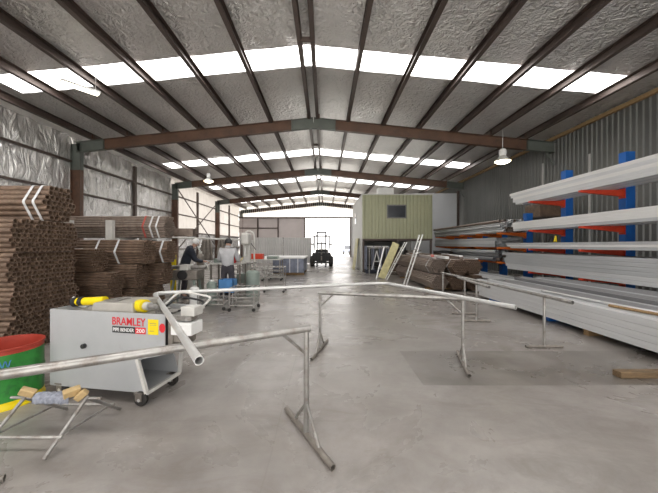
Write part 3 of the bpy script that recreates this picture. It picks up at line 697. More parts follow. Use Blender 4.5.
# ------------------------------------------------------------------ drum
t = thing('oil_drum', 'green open steel drum with red rim beside the pipe bender', 'drum', (-3.10, 2.90, 0))
def drumprof(r, z0, z1): 
    p = []; n = 24
    for k in range(n+1):
        z = z0+(z1-z0)*k/n; b = 0.008*(math.exp(-((z-0.30)/0.012)**2)); p.append((r+b, z))
    return p
MB().lathe(drumprof(0.285, 0.07, 0.50), (0, 0, 0), 40).build('shell', 'green', t, smooth=True)
MB().lathe([(0, 0.01), (0.28, 0.01), (0.293, 0.0), (0.293, 0.02), (0.285, 0.03), (0.285, 0.07)], (0, 0, 0), 40).build('base_band', 'yellow', t, smooth=True)
MB().lathe([(0.285, 0.50), (0.285, 0.535), (0.295, 0.54), (0.295, 0.555), (0.28, 0.555), (0.275, 0.5), (0.275, 0.02)], (0, 0, 0), 40).build('rim', 'drum_red', t, smooth=True)
mb = MB()
for k, (a0, a1, z, amp) in enumerate(((-1.5, -0.9, 0.40, 0.02), (-1.4, -0.8, 0.33, 0.03), (-0.85, -0.6, 0.42, 0.03), (-1.3, -1.0, 0.26, 0.03))):
    pts = [(0.287*math.cos(a0+(a1-a0)*i/14), 0.287*math.sin(a0+(a1-a0)*i/14), z+amp*math.sin(i*0.9+k)) for i in range(15)]
    mb.tube(pts, 0.004, 6)
mb.build('blue_marks', 'blue_bin', t)

# ------------------------------------------------------------------ low stand with rag and blocks
t = thing('low_stand', 'low grey tube stand on the floor in front of the drum', 'stand', (-2.1, 2.3, 0))
def Ls(x, y, z): return (x+2.1, y-2.3, z)
MB().tube([Ls(-2.48, 2.37, 0.295), Ls(-1.76, 2.36, 0.295)], 0.011, 10).build('top_bar', 'galv', t, smooth=True)
for xt, xn, xf in ((-1.87, -1.95, -1.88), (-2.36, -2.44, -2.36)):
    MB().tube([Ls(xt, 2.37, 0.31), Ls(xn, 2.08, 0.014)], 0.013, 10).build('leg', 'galv', t, smooth=True)
    MB().tube([Ls(xt, 2.37, 0.29), Ls(xf+0.02, 2.72, 0.014)], 0.013, 10).build('leg', 'galv', t, smooth=True)
    MB().tube([Ls(xt-0.05, 2.18, 0.115), Ls(xf+0.0, 2.62, 0.10)], 0.010, 10).build('side_rail', 'galv', t, smooth=True)
MB().tube([Ls(-2.45, 2.17, 0.11), Ls(-1.9, 2.17, 0.11)], 0.013, 10).build('cross_rail', 'galv', t, smooth=True)
MB().tube([Ls(-2.38, 2.62, 0.11), Ls(-1.84, 2.62, 0.11)], 0.011, 10).build('cross_rail', 'galv', t, smooth=True)
# rag
nx, ny = 26, 14; vs = []
for j in range(ny+1):
    for i in range(nx+1):
        x = -0.14+0.28*i/nx; a = -1.9+3.8*j/ny
        r = 0.030+0.012*noise.noise(Vector((x*22, a*1.5, 0)))+0.003*math.sin(x*160)
        vs.append((x, r*math.sin(a)*1.3, r*math.cos(a) - (0.02 if abs(a) > 1.5 else 0)))
fs = [(j*(nx+1)+i, j*(nx+1)+i+1, (j+1)*(nx+1)+i+1, (j+1)*(nx+1)+i) for j in range(ny) for i in range(nx)]
o = MB().add(vs, fs).build('rag', 'cloth_grey', smooth=True); o.location = (-2.13, 2.365, 0.30)
sm = o.modifiers.new('s', 'SOLIDIFY'); sm.thickness = 0.006
tag(o, 'grey rag draped over the top bar of the low stand', 'rag')
for k, (x, y, z, rz, s, d) in enumerate(((-2.34, 2.36, 0.335, 0.5, 0.05, 'left of the rag'), (-1.99, 2.36, 0.335, 0.8, 0.055, 'just right of the rag'), (-1.91, 2.355, 0.315, 0.2, 0.045, 'farthest right'))):
    o = MB().box(-s, s, -s*0.5, s*0.5, -s*0.5, s*0.6).build('clamp_block', 'brass', bevel=0.008)
    o.location = (x, y, z+0.006); o.rotation_euler = (0.3, 0.5-k*0.6, rz)
    tag(o, 'tan block on the low stand bar, %s' % d, 'block', 'tan blocks on the low stand')

# ------------------------------------------------------------------ lamps
def highbay(label, loc, drop, s=1.0):
    t = thing('high_bay_lamp', label, 'lamp', loc, 0, 'high bay lamps')
    MB().lathe([(0.31*s, 0), (0.30*s, 0.02), (0.20*s, 0.14*s), (0.12*s, 0.22*s), (0.12*s, 0.24*s)], (0, 0, 0), 28).build('reflector', 'grey_light', t, smooth=True)
    MB().lathe([(0, 0.02), (0.27*s, 0.02), (0.29*s, -0.01), (0.2*s, -0.07), (0.1*s, -0.1), (0, -0.11)], (0, 0, 0), 28).build('bulb_glass', 'lamp_on', t)
    MB().lathe([(0, 0.24*s), (0.13*s, 0.24*s), (0.14*s, 0.30*s), (0.14*s, 0.48*s), (0.10*s, 0.52*s), (0, 0.52*s)], (0, 0, 0), 20).build('housing', 'white', t, smooth=True)
    MB().tube([(0, 0, 0.5*s), (0, 0, drop)], 0.012, 8).build('hanger', 'galv_clean', t)
highbay('high bay lamp hanging near the right wall by the nearest portal frame', (7.4, 12.5, 4.98), roof(7.4)-4.98)
highbay('small distant high bay lamp hanging at left before the second portal frame', (-7.75, 20.0, 5.75), roof(-7.75)-5.75)
dd = Vector((0.55, 0.78, 0)).normalized()
t = thing('batten_light', 'twin tube batten light under the left roof purlins', 'light fitting', (-7.0, 8.6, 5.97), math.atan2(dd.y, dd.x))
MB().box(-0.45, 0.45, -0.09, 0.09, 0.03, 0.09).build('tray', 'white', t)
for y in (-0.05, 0.05): MB().tube([(-0.42, y, 0.0), (0.42, y, 0.0)], 0.02, 10).build('tube', 'tube_on', t)
for x in (-0.35, 0.35): MB().tube([(x, 0, 0.09), (x, 0, roof(-7.0)-5.97-0.02)], 0.008, 6).build('hanger', 'galv', t)
for y, z1, w_ in ((11.2, 4.9, 'right of the lamp'), (13.6, 5.2, 'left of the lamp')):
    tag(MB().box(XR-0.10, XR-0.05, y-0.025, y+0.025, 0.0, z1).build('conduit', 'clad_light'), 'vertical grey conduit on the ribbed right wall, %s' % w_, 'conduit')
# ------------------------------------------------------------------ forklift
t = thing('forklift', 'dark forklift seen from the front, parked in the bright doorway', 'forklift', (-0.24, 20.6, 0))
MB().box(-0.66, 0.66, 0.12, 2.4, 0.38, 0.95).build('body', 'black', t, bevel=0.06)
MB().box(-0.5, 0.5, 2.2, 2.75, 0.3, 1.15).build('counterweight', 'dark_steel', t, bevel=0.08)
for sx in (-1, 1):
    for y in (0.35, 2.2):
        mb = MB().lathe([(0, -0.13), (0.31, -0.14), (0.36, -0.09), (0.36, 0.09), (0.31, 0.14), (0, 0.13)], (sx*0.66, y, 0.36), 28, 'x'); w = mb.build('wheel', 'rubber', t, smooth=True)
        MB().lathe([(0, -0.14), (0.16, -0.14), (0.16, 0.14), (0, 0.14)], (sx*0.66, y, 0.36), 16, 'x').build('hub', 'dark_steel', w)
    MB().box(sx*0.30-0.05, sx*0.30+0.05, -0.12, 0.02, 0.12, 2.4).build('mast_rail', 'black', t)
    MB().box(sx*0.28-0.06, sx*0.28+0.06, -1.2, -0.14, 0.08, 0.13).build('fork', 'black', t)
    MB().box(sx*0.55-0.03, sx*0.55+0.03, 0.5, 0.56, 1.05, 2.15).build('guard_post', 'black', t)
    MB().box(sx*0.55-0.03, sx*0.55+0.03, 1.9, 1.96, 1.05, 2.15).build('guard_post', 'black', t)
    MB().lathe([(0, -0.04), (0.08, -0.04), (0.08, 0.04), (0, 0.04)], (sx*0.66, 0.42, 1.55), 12, 'y').build('headlamp', 'grey_light', t)
    MB().bar((sx*0.58, 0.5, 1.55), (sx*0.66, 0.45, 1.55), 0.03, 0.03).build('lamp_bracket', 'black', t)
for z in (0.35, 1.0, 1.55, 2.32): MB().box(-0.35, 0.35, -0.1, -0.02, z, z+0.09).build('mast_crossbar', 'black', t)
MB().box(-0.045, 0.045, -0.09, -0.01, 0.2, 1.7).build('lift_cylinder', 'dark_steel', t)
mb = MB(); mb.box(-0.5, 0.5, -0.16, -0.12, 0.25, 0.35); mb.box(-0.5, 0.5, -0.16, -0.12, 0.75, 0.85)
for x in (-0.45, -0.15, 0.15, 0.45): mb.box(x-0.02, x+0.02, -0.16, -0.12, 0.35, 0.75)
mb.build('carriage', 'black', t)
mb = MB(); mb.box(-0.6, 0.6, 0.45, 2.0, 2.12, 2.17); mb.build('overhead_guard', 'black', t)
MB().box(-0.25, 0.25, 1.3, 1.8, 1.05, 1.2).build('seat', 'black', t, bevel=0.04)

# ------------------------------------------------------------------ people
def skinned(name, verts, edges, radii, mat, parent, root=0, sub=2):
    me = bpy.data.meshes.new(name); me.from_pydata(verts, edges, [])
    me.materials.append(M[mat])
    o = bpy.data.objects.new(name, me); COL.objects.link(o); o.parent = parent
    sk = o.modifiers.new('skin', 'SKIN'); sk.use_smooth_shade = True
    sv = me.skin_vertices[0].data
    for i, r in enumerate(radii):
        sv[i].radius = (r, r) if not isinstance(r, tuple) else r
        sv[i].use_root = (i == root)
    ss = o.modifiers.new('sub', 'SUBSURF'); ss.levels = sub; ss.render_levels = sub
    return o
def person(label, loc, rz, lean, hands, top_mat, leg_mat, hat_mat, head_tilt=0.2, hat='beanie'):
    """figure facing +y; lean = forward shift of the chest; hands = two wrist positions"""
    t = thing('person', label, 'person', loc, rz)
    pel = Vector((0, 0, 0.93)); wai = Vector((0, lean*0.3, 1.08)); che = Vector((0, lean*0.8, 1.28)); nec = Vector((0, lean*1.1, 1.44)); hd = nec+Vector((0, 0.02+head_tilt*0.2, 0.10)); ht = hd+Vector((0, head_tilt*0.15, 0.10))
    V = [pel, wai, che, nec, hd, ht]; E = [(0, 1), (1, 2), (2, 3), (3, 4), (4, 5)]; Rr = [(0.15, 0.11), (0.13, 0.10), (0.12, 0.08), 0.048, 0.085, 0.075]
    arms = []
    for s, hp in zip((-1, 1), hands):
        sh = che+Vector((s*0.18, 0, 0.08)); hp = Vector(hp)
        mid = (sh+hp)/2+Vector((s*0.05, -0.05, -0.13)); pal = hp+(hp-mid).normalized()*0.07
        b = len(V); V += [sh, mid, hp, pal]; E += [(2, b), (b, b+1), (b+1, b+2), (b+2, b+3)]; Rr += [0.040, 0.038, 0.028, (0.036, 0.018)]
        d = (hp-mid).normalized(); side = d.cross(Vector((0, 0, 1))).normalized()
        for k, ln in enumerate((0.065, 0.075, 0.07, 0.055)):
            f0 = pal+side*(k-1.5)*0.019*s+d*0.03; f1 = f0+d*ln*0.5+Vector((0, 0, -0.01)); f2 = f1+d*ln*0.4+Vector((0, 0, -0.03))
            c = len(V); V += [f0, f1, f2]; E += [(b+3, c), (c, c+1), (c+1, c+2)]; Rr += [0.009, 0.008, 0.007]
        th = pal-side*0.035*s; c = len(V); V += [th, th+d*0.04-side*0.01*s]; E += [(b+3, c), (c, c+1)]; Rr += [0.010, 0.008]
        arms.append((sh, mid, hp))
    legs = []
    for s in (-1, 1):
        hip = Vector((s*0.09, 0, 0.88)); kn = Vector((s*0.11, 0.03, 0.48)); an = Vector((s*0.12, -0.02, 0.09)); toe = Vector((s*0.13, 0.13, 0.035))
        b = len(V); V += [hip, kn, an, toe]; E += [(0, b), (b, b+1), (b+1, b+2), (b+2, b+3)]; Rr += [0.088, 0.056, 0.04, 0.033]
        legs.append((hip, kn, an, toe))
    skinned('body', V, E, Rr, 'skin', t)
    # top garment
    V2 = [pel-Vector((0, 0, 0.11)), wai, che, nec+Vector((0, 0, 0.01))]; E2 = [(0, 1), (1, 2), (2, 3)]; R2 = [(0.185, 0.145), (0.175, 0.14), (0.195, 0.155), 0.115]
    for sh, mid, hp in arms:
        b = len(V2); V2 += [sh, mid, hp+(mid-hp)*0.08]; E2 += [(2, b), (b, b+1), (b+1, b+2)]; R2 += [0.100, 0.068, 0.044]
    skinned('top', V2, E2, R2, top_mat, t)
    V3 = [pel+Vector((0, 0, 0.12)), pel-Vector((0, 0, 0.04))]; E3 = [(0, 1)]; R3 = [(0.155, 0.12), (0.165, 0.125)]
    for hip, kn, an, toe in legs:
        b = len(V3); V3 += [hip-Vector((0, 0, 0.06)), kn, an+Vector((0, 0, 0.03))]; E3 += [(1, b), (b, b+1), (b+1, b+2)]; R3 += [0.105, 0.078, 0.066]
    skinned('trousers', V3, E3, R3, leg_mat, t)
    for hip, kn, an, toe in legs:
        skinned('boot', [an+Vector((0, -0.02, 0.03)), an+Vector((0, -0.02, -0.035)), toe+Vector((0, 0.02, 0.01))], [(0, 1), (1, 2)], [0.05, 0.052, 0.043], 'black', t, sub=1)
    up = (ht-nec).normalized()
    skinned('collar', [nec+Vector((0, -0.03, -0.03)), nec+Vector((0, -0.015, 0.055))], [(0, 1)], [(0.105, 0.085), (0.085, 0.075)], top_mat, t)
    # hair / hat cap
    mb = MB(); prof = [(0.103*math.cos(a), 0.114*math.sin(a)) for a in [k*(PI/2+0.5)/8-0.5 for k in range(9)]]
    mb.lathe(prof, (0, 0, 0), 20); hto = mb.build('cap' if hat == 'cap' else 'hair', hat_mat, t, smooth=True)
    hto.location = hd+Vector((0, -0.018, 0.042)); hto.rotation_euler = (-head_tilt*0.8-0.05, 0, 0)
    sm = hto.modifiers.new('s', 'SOLIDIFY'); sm.thickness = 0.012
    if hat == 'cap': MB().prism([(-0.07, 0.08, 0), (0.07, 0.08, 0), (0.05, 0.17, -0.01), (-0.05, 0.17, -0.01)], (0, 0, 0.01)).build('brim', hat_mat, hto)
    # face
    f = hd+Vector((0, 0.085, 0.0))
    skinned('nose', [f+Vector((0, 0.0, 0.035)), f+Vector((0, 0.022, 0.0))], [(0, 1)], [0.010, 0.014], 'skin', t, sub=1)
    for s in (-1, 1):
        MB().lathe([(0, -0.004), (0.009, -0.003), (0.011, 0.0), (0, 0.006)], f+Vector((s*0.032, -0.002, 0.035)), 10, 'y').build('eye', 'black', t)
        MB().lathe([(0, -0.008), (0.024, -0.006), (0.028, 0.0), (0, 0.01)], hd+Vector((s*0.086, 0.0, 0.01)), 10, 'x').build('ear', 'skin', t)
    MB().box(-0.022, 0.022, 0.0, 0.006, -0.004, 0.004).xf(Matrix.Translation(f+Vector((0, -0.004, -0.035)))).build('mouth', 'drum_red', t)
    return t
person('person in grey hooded top and black trousers standing with back to camera at the bench', (-2.66, 8.2, 0), 0.12, 0.05, ((-0.22, 0.36, 1.05), (0.24, 0.38, 1.05)), 'hoodie', 'darkcloth', 'black')
person('person in dark work clothes and white cap leaning over the bench to the right', (-3.98, 8.45, 0), -1.05, 0.20, ((-0.16, 0.55, 1.02), (0.14, 0.52, 1.03)), 'navy', 'darkcloth', 'white', 0.45, 'cap')

# ------------------------------------------------------------------ work area clutter
def bench(label, x0, x1, y0, y1, z, mt='galv', leg='galv', cat='bench', name='work_bench', shelf=0.3):
    t = thing(name, label, cat, ((x0+x1)/2, (y0+y1)/2, 0)); w = (x1-x0)/2; d = (y1-y0)/2
    MB().box(-w, w, -d, d, z-0.04, z).build('top', mt, t, bevel=0.005)
    for sx in (-1, 1):
        for sy in (-1, 1): MB().box(sx*(w-0.04)-0.022, sx*(w-0.04)+0.022, sy*(d-0.04)-0.022, sy*(d-0.04)+0.022, 0, z-0.04).build('leg', leg, t)
    if shelf: MB().box(-w+0.04, w-0.04, -d+0.04, d-0.04, shelf, shelf+0.025).build('shelf', leg, t)
    return t
bench('long steel work bench in front of the two workers', -3.3, -2.4, 8.55, 9.25, 0.98, 'grey_light', 'dark_steel')
# cold saw on the bench
t = thing('metal_saw', 'grey metal cutting saw standing on the bench between the two workers', 'saw', (-3.05, 8.95, 0.98))
MB().box(-0.2, 0.2, -0.2, 0.2, 0, 0.12).build('base', 'machine_green', t, bevel=0.01)
MB().lathe([(0, -0.03), (0.17, -0.03), (0.17, 0.03), (0, 0.03)], (0, -0.02, 0.30), 24, 'y').build('blade_guard', 'dark_steel', t)
MB().bar((0, 0.1, 0.1), (0.12, 0.0, 0.45), 0.08, 0.1).build('arm', 'grey_light', t)
MB().tube([(0.1, -0.05, 0.42), (0.25, -0.15, 0.52)], 0.016, 8).build('handle', 'black', t)
tag(MB().box(-2.80, -2.58, 8.60, 8.76, 0.981, 1.15).build('red_box', 'sign_red', bevel=0.01), 'small red box on the work bench beside the saw', 'box')
# machine stand at left of worker
t = thing('pipe_stand_machine', 'dark machine on legs in front of the worker with white cap', 'machine', (-3.55, 7.7, 0))
MB().box(-0.35, 0.35, -0.22, 0.22, 0.62, 0.86).build('body', 'dark_steel', t, bevel=0.03)
for sx in (-1, 1):
    for sy in (-1, 1): MB().bar((sx*0.25, sy*0.15, 0.63), (sx*0.33, sy*0.2, 0.01), 0.045, 0.045).build('leg', 'machine_green', t)
MB().tube([(-0.45, 0, 0.93), (0.5, 0, 0.93)], 0.05, 14, wall=0.006).build('chuck_tube', 'galv', t, smooth=True)
MB().box(-0.1, 0.12, -0.2, 0.1, 0.86, 1.0).build('head', 'grey_light', t, bevel=0.02)
MB().lathe([(0, -0.02), (0.12, -0.02), (0.12, 0.02), (0, 0.02)], (0.0, -0.24, 0.75), 20, 'y').build('hand_wheel', 'black', t)
def cyl(name, label, cat, x, y, r, h, m, z=0, cap='grey_light'):
    t = thing(name, label, cat, (x, y, z))
    MB().lathe([(0, 0), (r, 0), (r, h*0.86), (r*0.8, h*0.92), (r*0.45, h*0.95)], (0, 0, 0), 24).build('body', m, t, smooth=True)
    MB().lathe([(r*0.45, h*0.95), (r*0.45, h), (0, h)], (0, 0, 0), 20).build('neck', cap, t)
    return t
cyl('white_canister', 'white canister on the floor under the dark machine', 'canister', -3.2, 7.35, 0.11, 0.5, 'white')
cyl('green_canister', 'pale green canister with white top before the worker in grey', 'canister', -2.85, 7.55, 0.12, 0.62, 'machine_green', 0, 'white')
t = thing('blue_crate', 'blue plastic crate on the floor right of the worker in grey', 'crate', (-2.5, 7.72, 0))
mb = MB(); mb.box(-0.19, 0.19, -0.17, 0.17, 0.30, 0.32)
for a in ((-0.19, -0.17, -0.17, 0.17), (0.17, 0.19, -0.17, 0.17), (-0.19, 0.19, -0.17, -0.15), (-0.19, 0.19, 0.15, 0.17)): mb.box(a[0], a[1], a[2], a[3], 0.32, 0.62)
mb.build('crate_body', 'blue_bin', t)
for sx in (-1, 1):
    for sy in (-1, 1): MB().box(sx*0.17-0.015, sx*0.17+0.015, sy*0.15-0.015, sy*0.15+0.015, 0, 0.30).build('leg', 'galv', t)
cyl('dark_green_drum', 'dark green drum on the floor before the tall upright machine', 'drum', -2.12, 8.8, 0.2, 0.8, 'machine_green', 0, 'dark_steel')
cyl('gas_cylinder', 'tall grey gas cylinder standing behind the worker in white cap', 'gas cylinder', -4.2, 9.3, 0.11, 1.45, 'grey_light')
cyl('gas_cylinder', 'dark gas cylinder standing beside the tall grey one', 'gas cylinder', -3.9, 9.4, 0.11, 1.3, 'dark_steel')
cyl('yellow_cylinder', 'narrow yellow cylinder standing left of the worker in white cap', 'gas cylinder', -4.5, 8.9, 0.08, 1.6, 'yellow')
t = thing('cable_coil', 'black cable coil lying on the floor under the work bench', 'cable coil', (-2.95, 8.8, 0))
MB().tube([(0.2*math.cos(a*0.5)*(1-a*0.006), 0.2*math.sin(a*0.5)*(1-a*0.006), 0.015+a*0.0016) for a in range(60)], 0.013, 8).build('cable', 'black', t, smooth=True)
t = thing('tool_tray', 'pale tray of small tools on the work bench near the worker in grey', 'tray', (-2.6, 9.0, 0.981))
MB().box(-0.18, 0.18, -0.12, 0.12, 0, 0.05).build('tray_body', 'grey_light', t, bevel=0.005)
for k in range(4): MB().tube([(-0.12+k*0.07, -0.06, 0.06), (-0.1+k*0.07, 0.08, 0.14)], 0.01, 6).build('tool', ('black', 'sign_red', 'galv', 'yellow')[k], t)
# wire trolleys
def trolley(label, x, y, w, d, h):
    t = thing('frame_trolley', label, 'trolley', (x, y, 0), 0, 'tube frame trolleys')
    for sx in (-1, 1):
        for sy in (-1, 1):
            MB().tube([(sx*w/2, sy*d/2, 0.08), (sx*w/2, sy*d/2, h)], 0.014, 8).build('post', 'galv', t)
            MB().lathe([(0, -0.015), (0.038, -0.015), (0.038, 0.015), (0, 0.015)], (sx*w/2, sy*d/2, 0.039), 14, 'y').build('castor', 'rubber', t)
    for z in (0.14, h*0.6, h):
        mb = MB()
        for sy in (-1, 1): mb.tube([(-w/2, sy*d/2, z), (w/2, sy*d/2, z)], 0.012, 8)
        for sx in (-1, 1): mb.tube([(sx*w/2, -d/2, z), (sx*w/2, d/2, z)], 0.012, 8)
        for k in range(1, 5): mb.tube([(-w/2+w*k/5, -d/2, z), (-w/2+w*k/5, d/2, z)], 0.007, 6)
        mb.build('shelf_frame', 'galv', t)
    return t
trolley('tube frame trolley nearest the camera, right of the crate', -1.88, 7.0, 0.55, 0.5, 0.52)
trolley('tube frame trolley below the worker in grey', -2.62, 7.1, 0.6, 0.45, 0.42)
trolley('farther tube frame trolley beside the tall upright machine', -1.6, 9.65, 0.6, 0.5, 0.8)
# tall upright machine
t = thing('upright_machine', 'tall pale green upright machine right of the worker in grey', 'machine', (-2.62, 10.1, 0))
MB().box(-0.28, 0.28, -0.3, 0.3, 0, 0.55).build('base', 'machine_green', t, bevel=0.02)
MB().box(-0.11, 0.11, -0.1, 0.12, 0.55, 1.85).build('column', 'grey_light', t, bevel=0.03)
MB().box(-0.12, 0.12, -0.38, 0.15, 1.5, 1.9).build('head', 'grey_light', t, bevel=0.06)
MB().box(-0.3, 0.3, -0.42, 0.1, 0.88, 0.93).build('table', 'galv', t)
MB().tube([(0, -0.28, 1.45), (0, -0.28, 1.15)], 0.03, 10).build('spindle', 'galv_clean', t)
MB().tube([(0.18, -0.2, 1.55), (0.36, -0.3, 1.35)], 0.012, 8).build('handle', 'black', t)
MB().tube(arc_path([(0.24, 0, 0.5), (0.24, 0, 1.9), (0.02, 0, 2.02), (-0.2, 0, 1.7)], 0.15), 0.03, 8).build('hose', 'grey_light', t)
# screens and cloths behind the workers
t = thing('rail_frame', 'white tube rail frame standing behind the workers', 'rail', (-4.5, 11.0, 0))
MB().tube([(-1.2, 0, 1.78), (1.75, 0, 1.68)], 0.03, 8).build('top_rail', 'grey_light', t)
for x in (-1.15, 0.3, 1.7): MB().tube([(x, 0, 0), (x, 0, 1.7)], 0.025, 8).build('post', 'grey_light', t)
MB().bar((-0.3, 0.05, 1.7), (0.25, 0.05, 0.5), 0.05, 0.03).build('diagonal', 'white', t)
def hung(label, x, w, m):
    vs = []; n = 14
    for j in range(9):
        for i in range(n+1):
            u = i/n-0.5; z = 1.70-0.75*j/8
            vs.append((x+u*w*(0.7+0.3*min(1, j/3)), 11.0-0.10+0.03*math.sin(i*1.3), z))
    o = MB().add(vs, [(j*(n+1)+i, j*(n+1)+i+1, (j+1)*(n+1)+i+1, (j+1)*(n+1)+i) for j in range(8) for i in range(n)]).build('hung_cloth', m, smooth=True)
    s_ = o.modifiers.new('s', 'SOLIDIFY'); s_.thickness = 0.02
    tag(o, label, 'cloth')
hung('left-hand dark grey cloth hung on the rail behind the workers', -4.3, 0.45, 'dark_steel')
hung('right-hand dark grey cloth hung on the rail behind the workers', -3.75, 0.35, 'dark_steel')
# rusty beam end over the workers
t = thing('channel_beam', 'brown steel beam end jutting into the aisle left of the workers', 'beam', (-8.5, 7.82, 1.72))
MB().recttube(0.22, 0.2, 5.15).xf(Matrix.Rotation(-PI/2, 4, 'Z')).build('beam', 'rust_light', t)
t = thing('beam_rack', 'pale steel rack frame holding up the brown beam end', 'rack', (-4.35, 7.74, 0))
for x in (-0.2, -3.0):
    MB().box(x-0.04, x+0.04, -0.35, 0.35, 1.63, 1.715).build('crossbar', 'grey_light', t)
    for y in (-0.3, 0.3): MB().box(x-0.04, x+0.04, y-0.04, y+0.04, 0, 1.63).build('post', 'grey_light', t)
# far benches, packs
bench('long low table with red tin, far left by the white screens', -4.0, -2.0, 13.6, 14.5, 0.85, 'grey_light', 'dark_steel', 'table', 'work_table')
tag(MB().box(-3.4, -2.85, 13.7, 14.1, 0.852, 1.10).build('red_tin', 'red', bevel=0.02), 'red-orange tin box on the far low table', 'box')
tag(MB().box(-2.7, -2.2, 13.9, 14.3, 0.852, 0.98).build('green_parts_tray', 'machine_green', bevel=0.02), 'green tray on the far low table', 'tray')
t = thing('steel_pack', 'blue-grey wrapped steel pack on skids left of the doorway', 'steel pack', (-1.75, 15.4, 0))
MB().box(-0.85, 0.7, -0.5, 2.2, 0.12, 0.82).build('pack', 'pack_blue', t, bevel=0.02)
MB().box(-1.5, 0.75, -0.55, 2.3, 0.82, 0.88).build('cover_sheet', 'white', t)
for y in (-0.3, 1.8): MB().box(-0.85, 0.7, y-0.06, y+0.06, 0, 0.12).build('skid', 'timber', t)
for x in (-0.5, 0.0, 0.4): MB().box(x-0.02, x+0.02, -0.51, -0.5, 0.12, 0.83).build('strap', 'strap', t)
for k, (x, y, h) in enumerate(((-3.6, 12.4, 0.5), (-2.85, 12.6, 0.55), (-2.1, 12.8, 0.4))):
    trolley('low roller stand %s before the far table' % ('at left', 'in the middle', 'at right')[k], x, y, 0.5, 0.4, h)['group'] = 'low roller stands'
t = thing('sheet_rack', 'light ribbed sheets leaning in a row left of the doorway', 'sheet rack', (-5.6, 24.0, 0))
for k in range(2):
    MB().sheet((0.0+k*2.3, k*0.1, 0), (2.2+k*2.3, k*0.1, 0), 0.05, 2.1, 0.18, 0.05, (0, -1, 0)).build('sheet', 'clad_light', t, fixn=False)
for x in (0.05, 2.25, 4.45): MB().box(x-0.04, x+0.04, 0.1, 0.18, 0, 2.1).build('post', 'galv', t)

# leaning things by the office
def lean(name, label, cat, a, b, w, h, m):
    return tag(MB().bar(a, b, w, h, (0, 1, 0)).build(name, m), label, cat)
t = thing('ladder', 'silver ladder leaning on the brown pipe bundles', 'ladder', (2.92, 11.0, 0))
for dx in (0, 0.0):
    pass
for k, oy in enumerate((-0.18, 0.18)):
    MB().bar((0, oy, 0.01), (0.60, oy, 1.88), 0.03, 0.07, (0, 1, 0)).build('stile', 'galv_clean', t)
for k in range(1, 7):
    u = k/7; MB().tube([(0.60*u, -0.18, 1.88*u), (0.60*u, 0.18, 1.88*u)], 0.014, 8).build('rung', 'galv_clean', t)
t = thing('ladder', 'second silver ladder leaning left of the first, beside yellow sheet', 'ladder', (2.62, 12.9, 0))
for oy in (-0.18, 0.18): MB().bar((0, oy, 0.01), (0.85, oy, 1.62), 0.03, 0.07, (0, 1, 0)).build('stile', 'galv_clean', t)
for k in range(1, 7):
    u = k/7; MB().tube([(0.85*u, -0.18, 1.62*u), (0.85*u, 0.18, 1.62*u)], 0.014, 8).build('rung', 'galv_clean', t)
mb = MB(); mb.bar((2.52, 13.4, 0.02), (3.2, 13.5, 1.58), 0.05, 0.32, (1, 0, 0)); tag(mb.build('yellow_sheet', 'ladder_yellow', bevel=0.01), 'yellow strip leaning between the ladders and the office frames', 'sheet')
lean('leaning_bar', 'grey bar leaning left of the yellow strip', 'bar', (2.25, 13.2, 0.01), (2.62, 13.3, 1.42), 0.05, 0.05, 'galv_clean')
t = thing('ladder_rail_rack', 'low rack rail holding the leaning ladders', 'rack', (2.9, 14.9, 0))
MB().tube([(-0.75, 0, 1.35), (0.95, 0, 1.35)], 0.025, 8).build('rail', 'galv', t)
for x in (-0.7, 0.9): MB().tube([(x, 0, 0), (x, 0, 1.35)], 0.025, 8).build('post', 'galv', t)
# frames in the dark bay under the office
t = thing('storage_cage', 'dark blue steel storage frame with pale bars under the office', 'storage frame', (2.75, 16.0, 0))
MB().box(-0.6, 0.6, -0.3, 0.3, 0.02, 0.2).build('base', 'navy', t)
for x in (-0.58, -0.2, 0.2, 0.58):
    for y in (-0.28, 0.28): MB().box(x-0.025, x+0.025, y-0.025, y+0.025, 0.2, 1.45).build('upright', 'pack_blue', t)
MB().box(-0.6, 0.6, -0.3, -0.26, 1.4, 1.45).build('top_rail', 'grey_light', t)
for a, b in (((-0.3, -0.32, 0.2), (-0.05, -0.32, 1.2)), ((0.2, -0.32, 0.2), (-0.05, -0.32, 1.2)), ((-0.2, -0.32, 0.65), (0.12, -0.32, 0.65))): MB().bar(a, b, 0.05, 0.04).build('brace', 'white', t)
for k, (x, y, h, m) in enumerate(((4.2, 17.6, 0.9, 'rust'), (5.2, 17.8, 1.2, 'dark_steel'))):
    tag(MB().box(x-0.4, x+0.4, y-0.4, y+0.4, 0, h).build('storage_box', m, bevel=0.02), 'dark %s box in shade under the office' % ('lower left', 'taller right')[k], 'box')
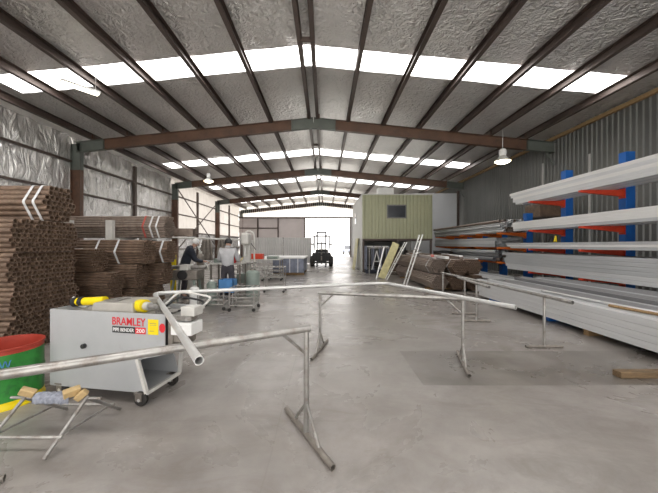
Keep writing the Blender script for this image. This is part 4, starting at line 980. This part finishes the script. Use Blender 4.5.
# panels leaning on the office side wall
tag(MB().bar((1.75, 18.5, 0.01), (1.98, 18.5, 1.9), 1.4, 0.04, (1, 0, 0)).build('leaning_board', 'ladder_yellow'), 'pale yellow board leaning on the side of the office', 'board')
# low blue car-like thing outside doorway
t = thing('parked_car', 'small pale car outside the bright doorway, right of the forklift', 'car', (4.1, 47, 0), 0.3)
MB().box(-0.85, 0.85, -2.0, 2.0, 0.3, 0.85).build('body', 'pack_blue', t, bevel=0.15)
MB().prism([(-0.72, -1.2, 0.85), (0.72, -1.2, 0.85), (0.6, -0.6, 1.4), (-0.6, -0.6, 1.4)], (0, 2.2, 0)).build('cabin', 'glassdark', t, bevel=0.05)
for sx in (-1, 1):
    for y in (-1.3, 1.3): MB().lathe([(0, -0.1), (0.3, -0.1), (0.3, 0.1), (0, 0.1)], (sx*0.78, y, 0.29), 18, 'x').build('wheel', 'rubber', t)

# ------------------------------------------------------------------ light, camera
w = bpy.data.worlds.new('World'); scn.world = w; w.use_nodes = True
w.node_tree.nodes['Background'].inputs['Color'].default_value = (1.0, 0.972, 0.945, 1)
w.node_tree.nodes['Background'].inputs['Strength'].default_value = 2.4
sl = bpy.data.lights.new('sun', 'SUN'); sl.energy = 14; sl.angle = math.radians(2); sl.color = (1, 0.96, 0.9); so = bpy.data.objects.new('sun', sl); COL.objects.link(so)
so.rotation_euler = (math.radians(17), 0, math.radians(8))
cam = bpy.data.cameras.new('Camera'); co = bpy.data.objects.new('Camera', cam); COL.objects.link(co); scn.camera = co
co.location = (0, 0, 1.5); co.rotation_euler = (PI/2, 0, 0)
cam.sensor_width = 36; cam.lens = 36*300/658; cam.shift_x = 4/658; cam.shift_y = -1.5/658; cam.clip_end = 500; cam.clip_start = 0.05
vs_ = scn.view_settings; scn.display_settings.display_device = 'sRGB'
vs_.view_transform = 'Standard'; vs_.look = 'None'; vs_.exposure = 0.22; vs_.gamma = 1; vs_.use_curve_mapping = False
scn.cycles.max_bounces = 8; scn.cycles.diffuse_bounces = 5; scn.cycles.glossy_bounces = 4; scn.cycles.use_denoising = True
scn.cycles.sample_clamp_indirect = 8
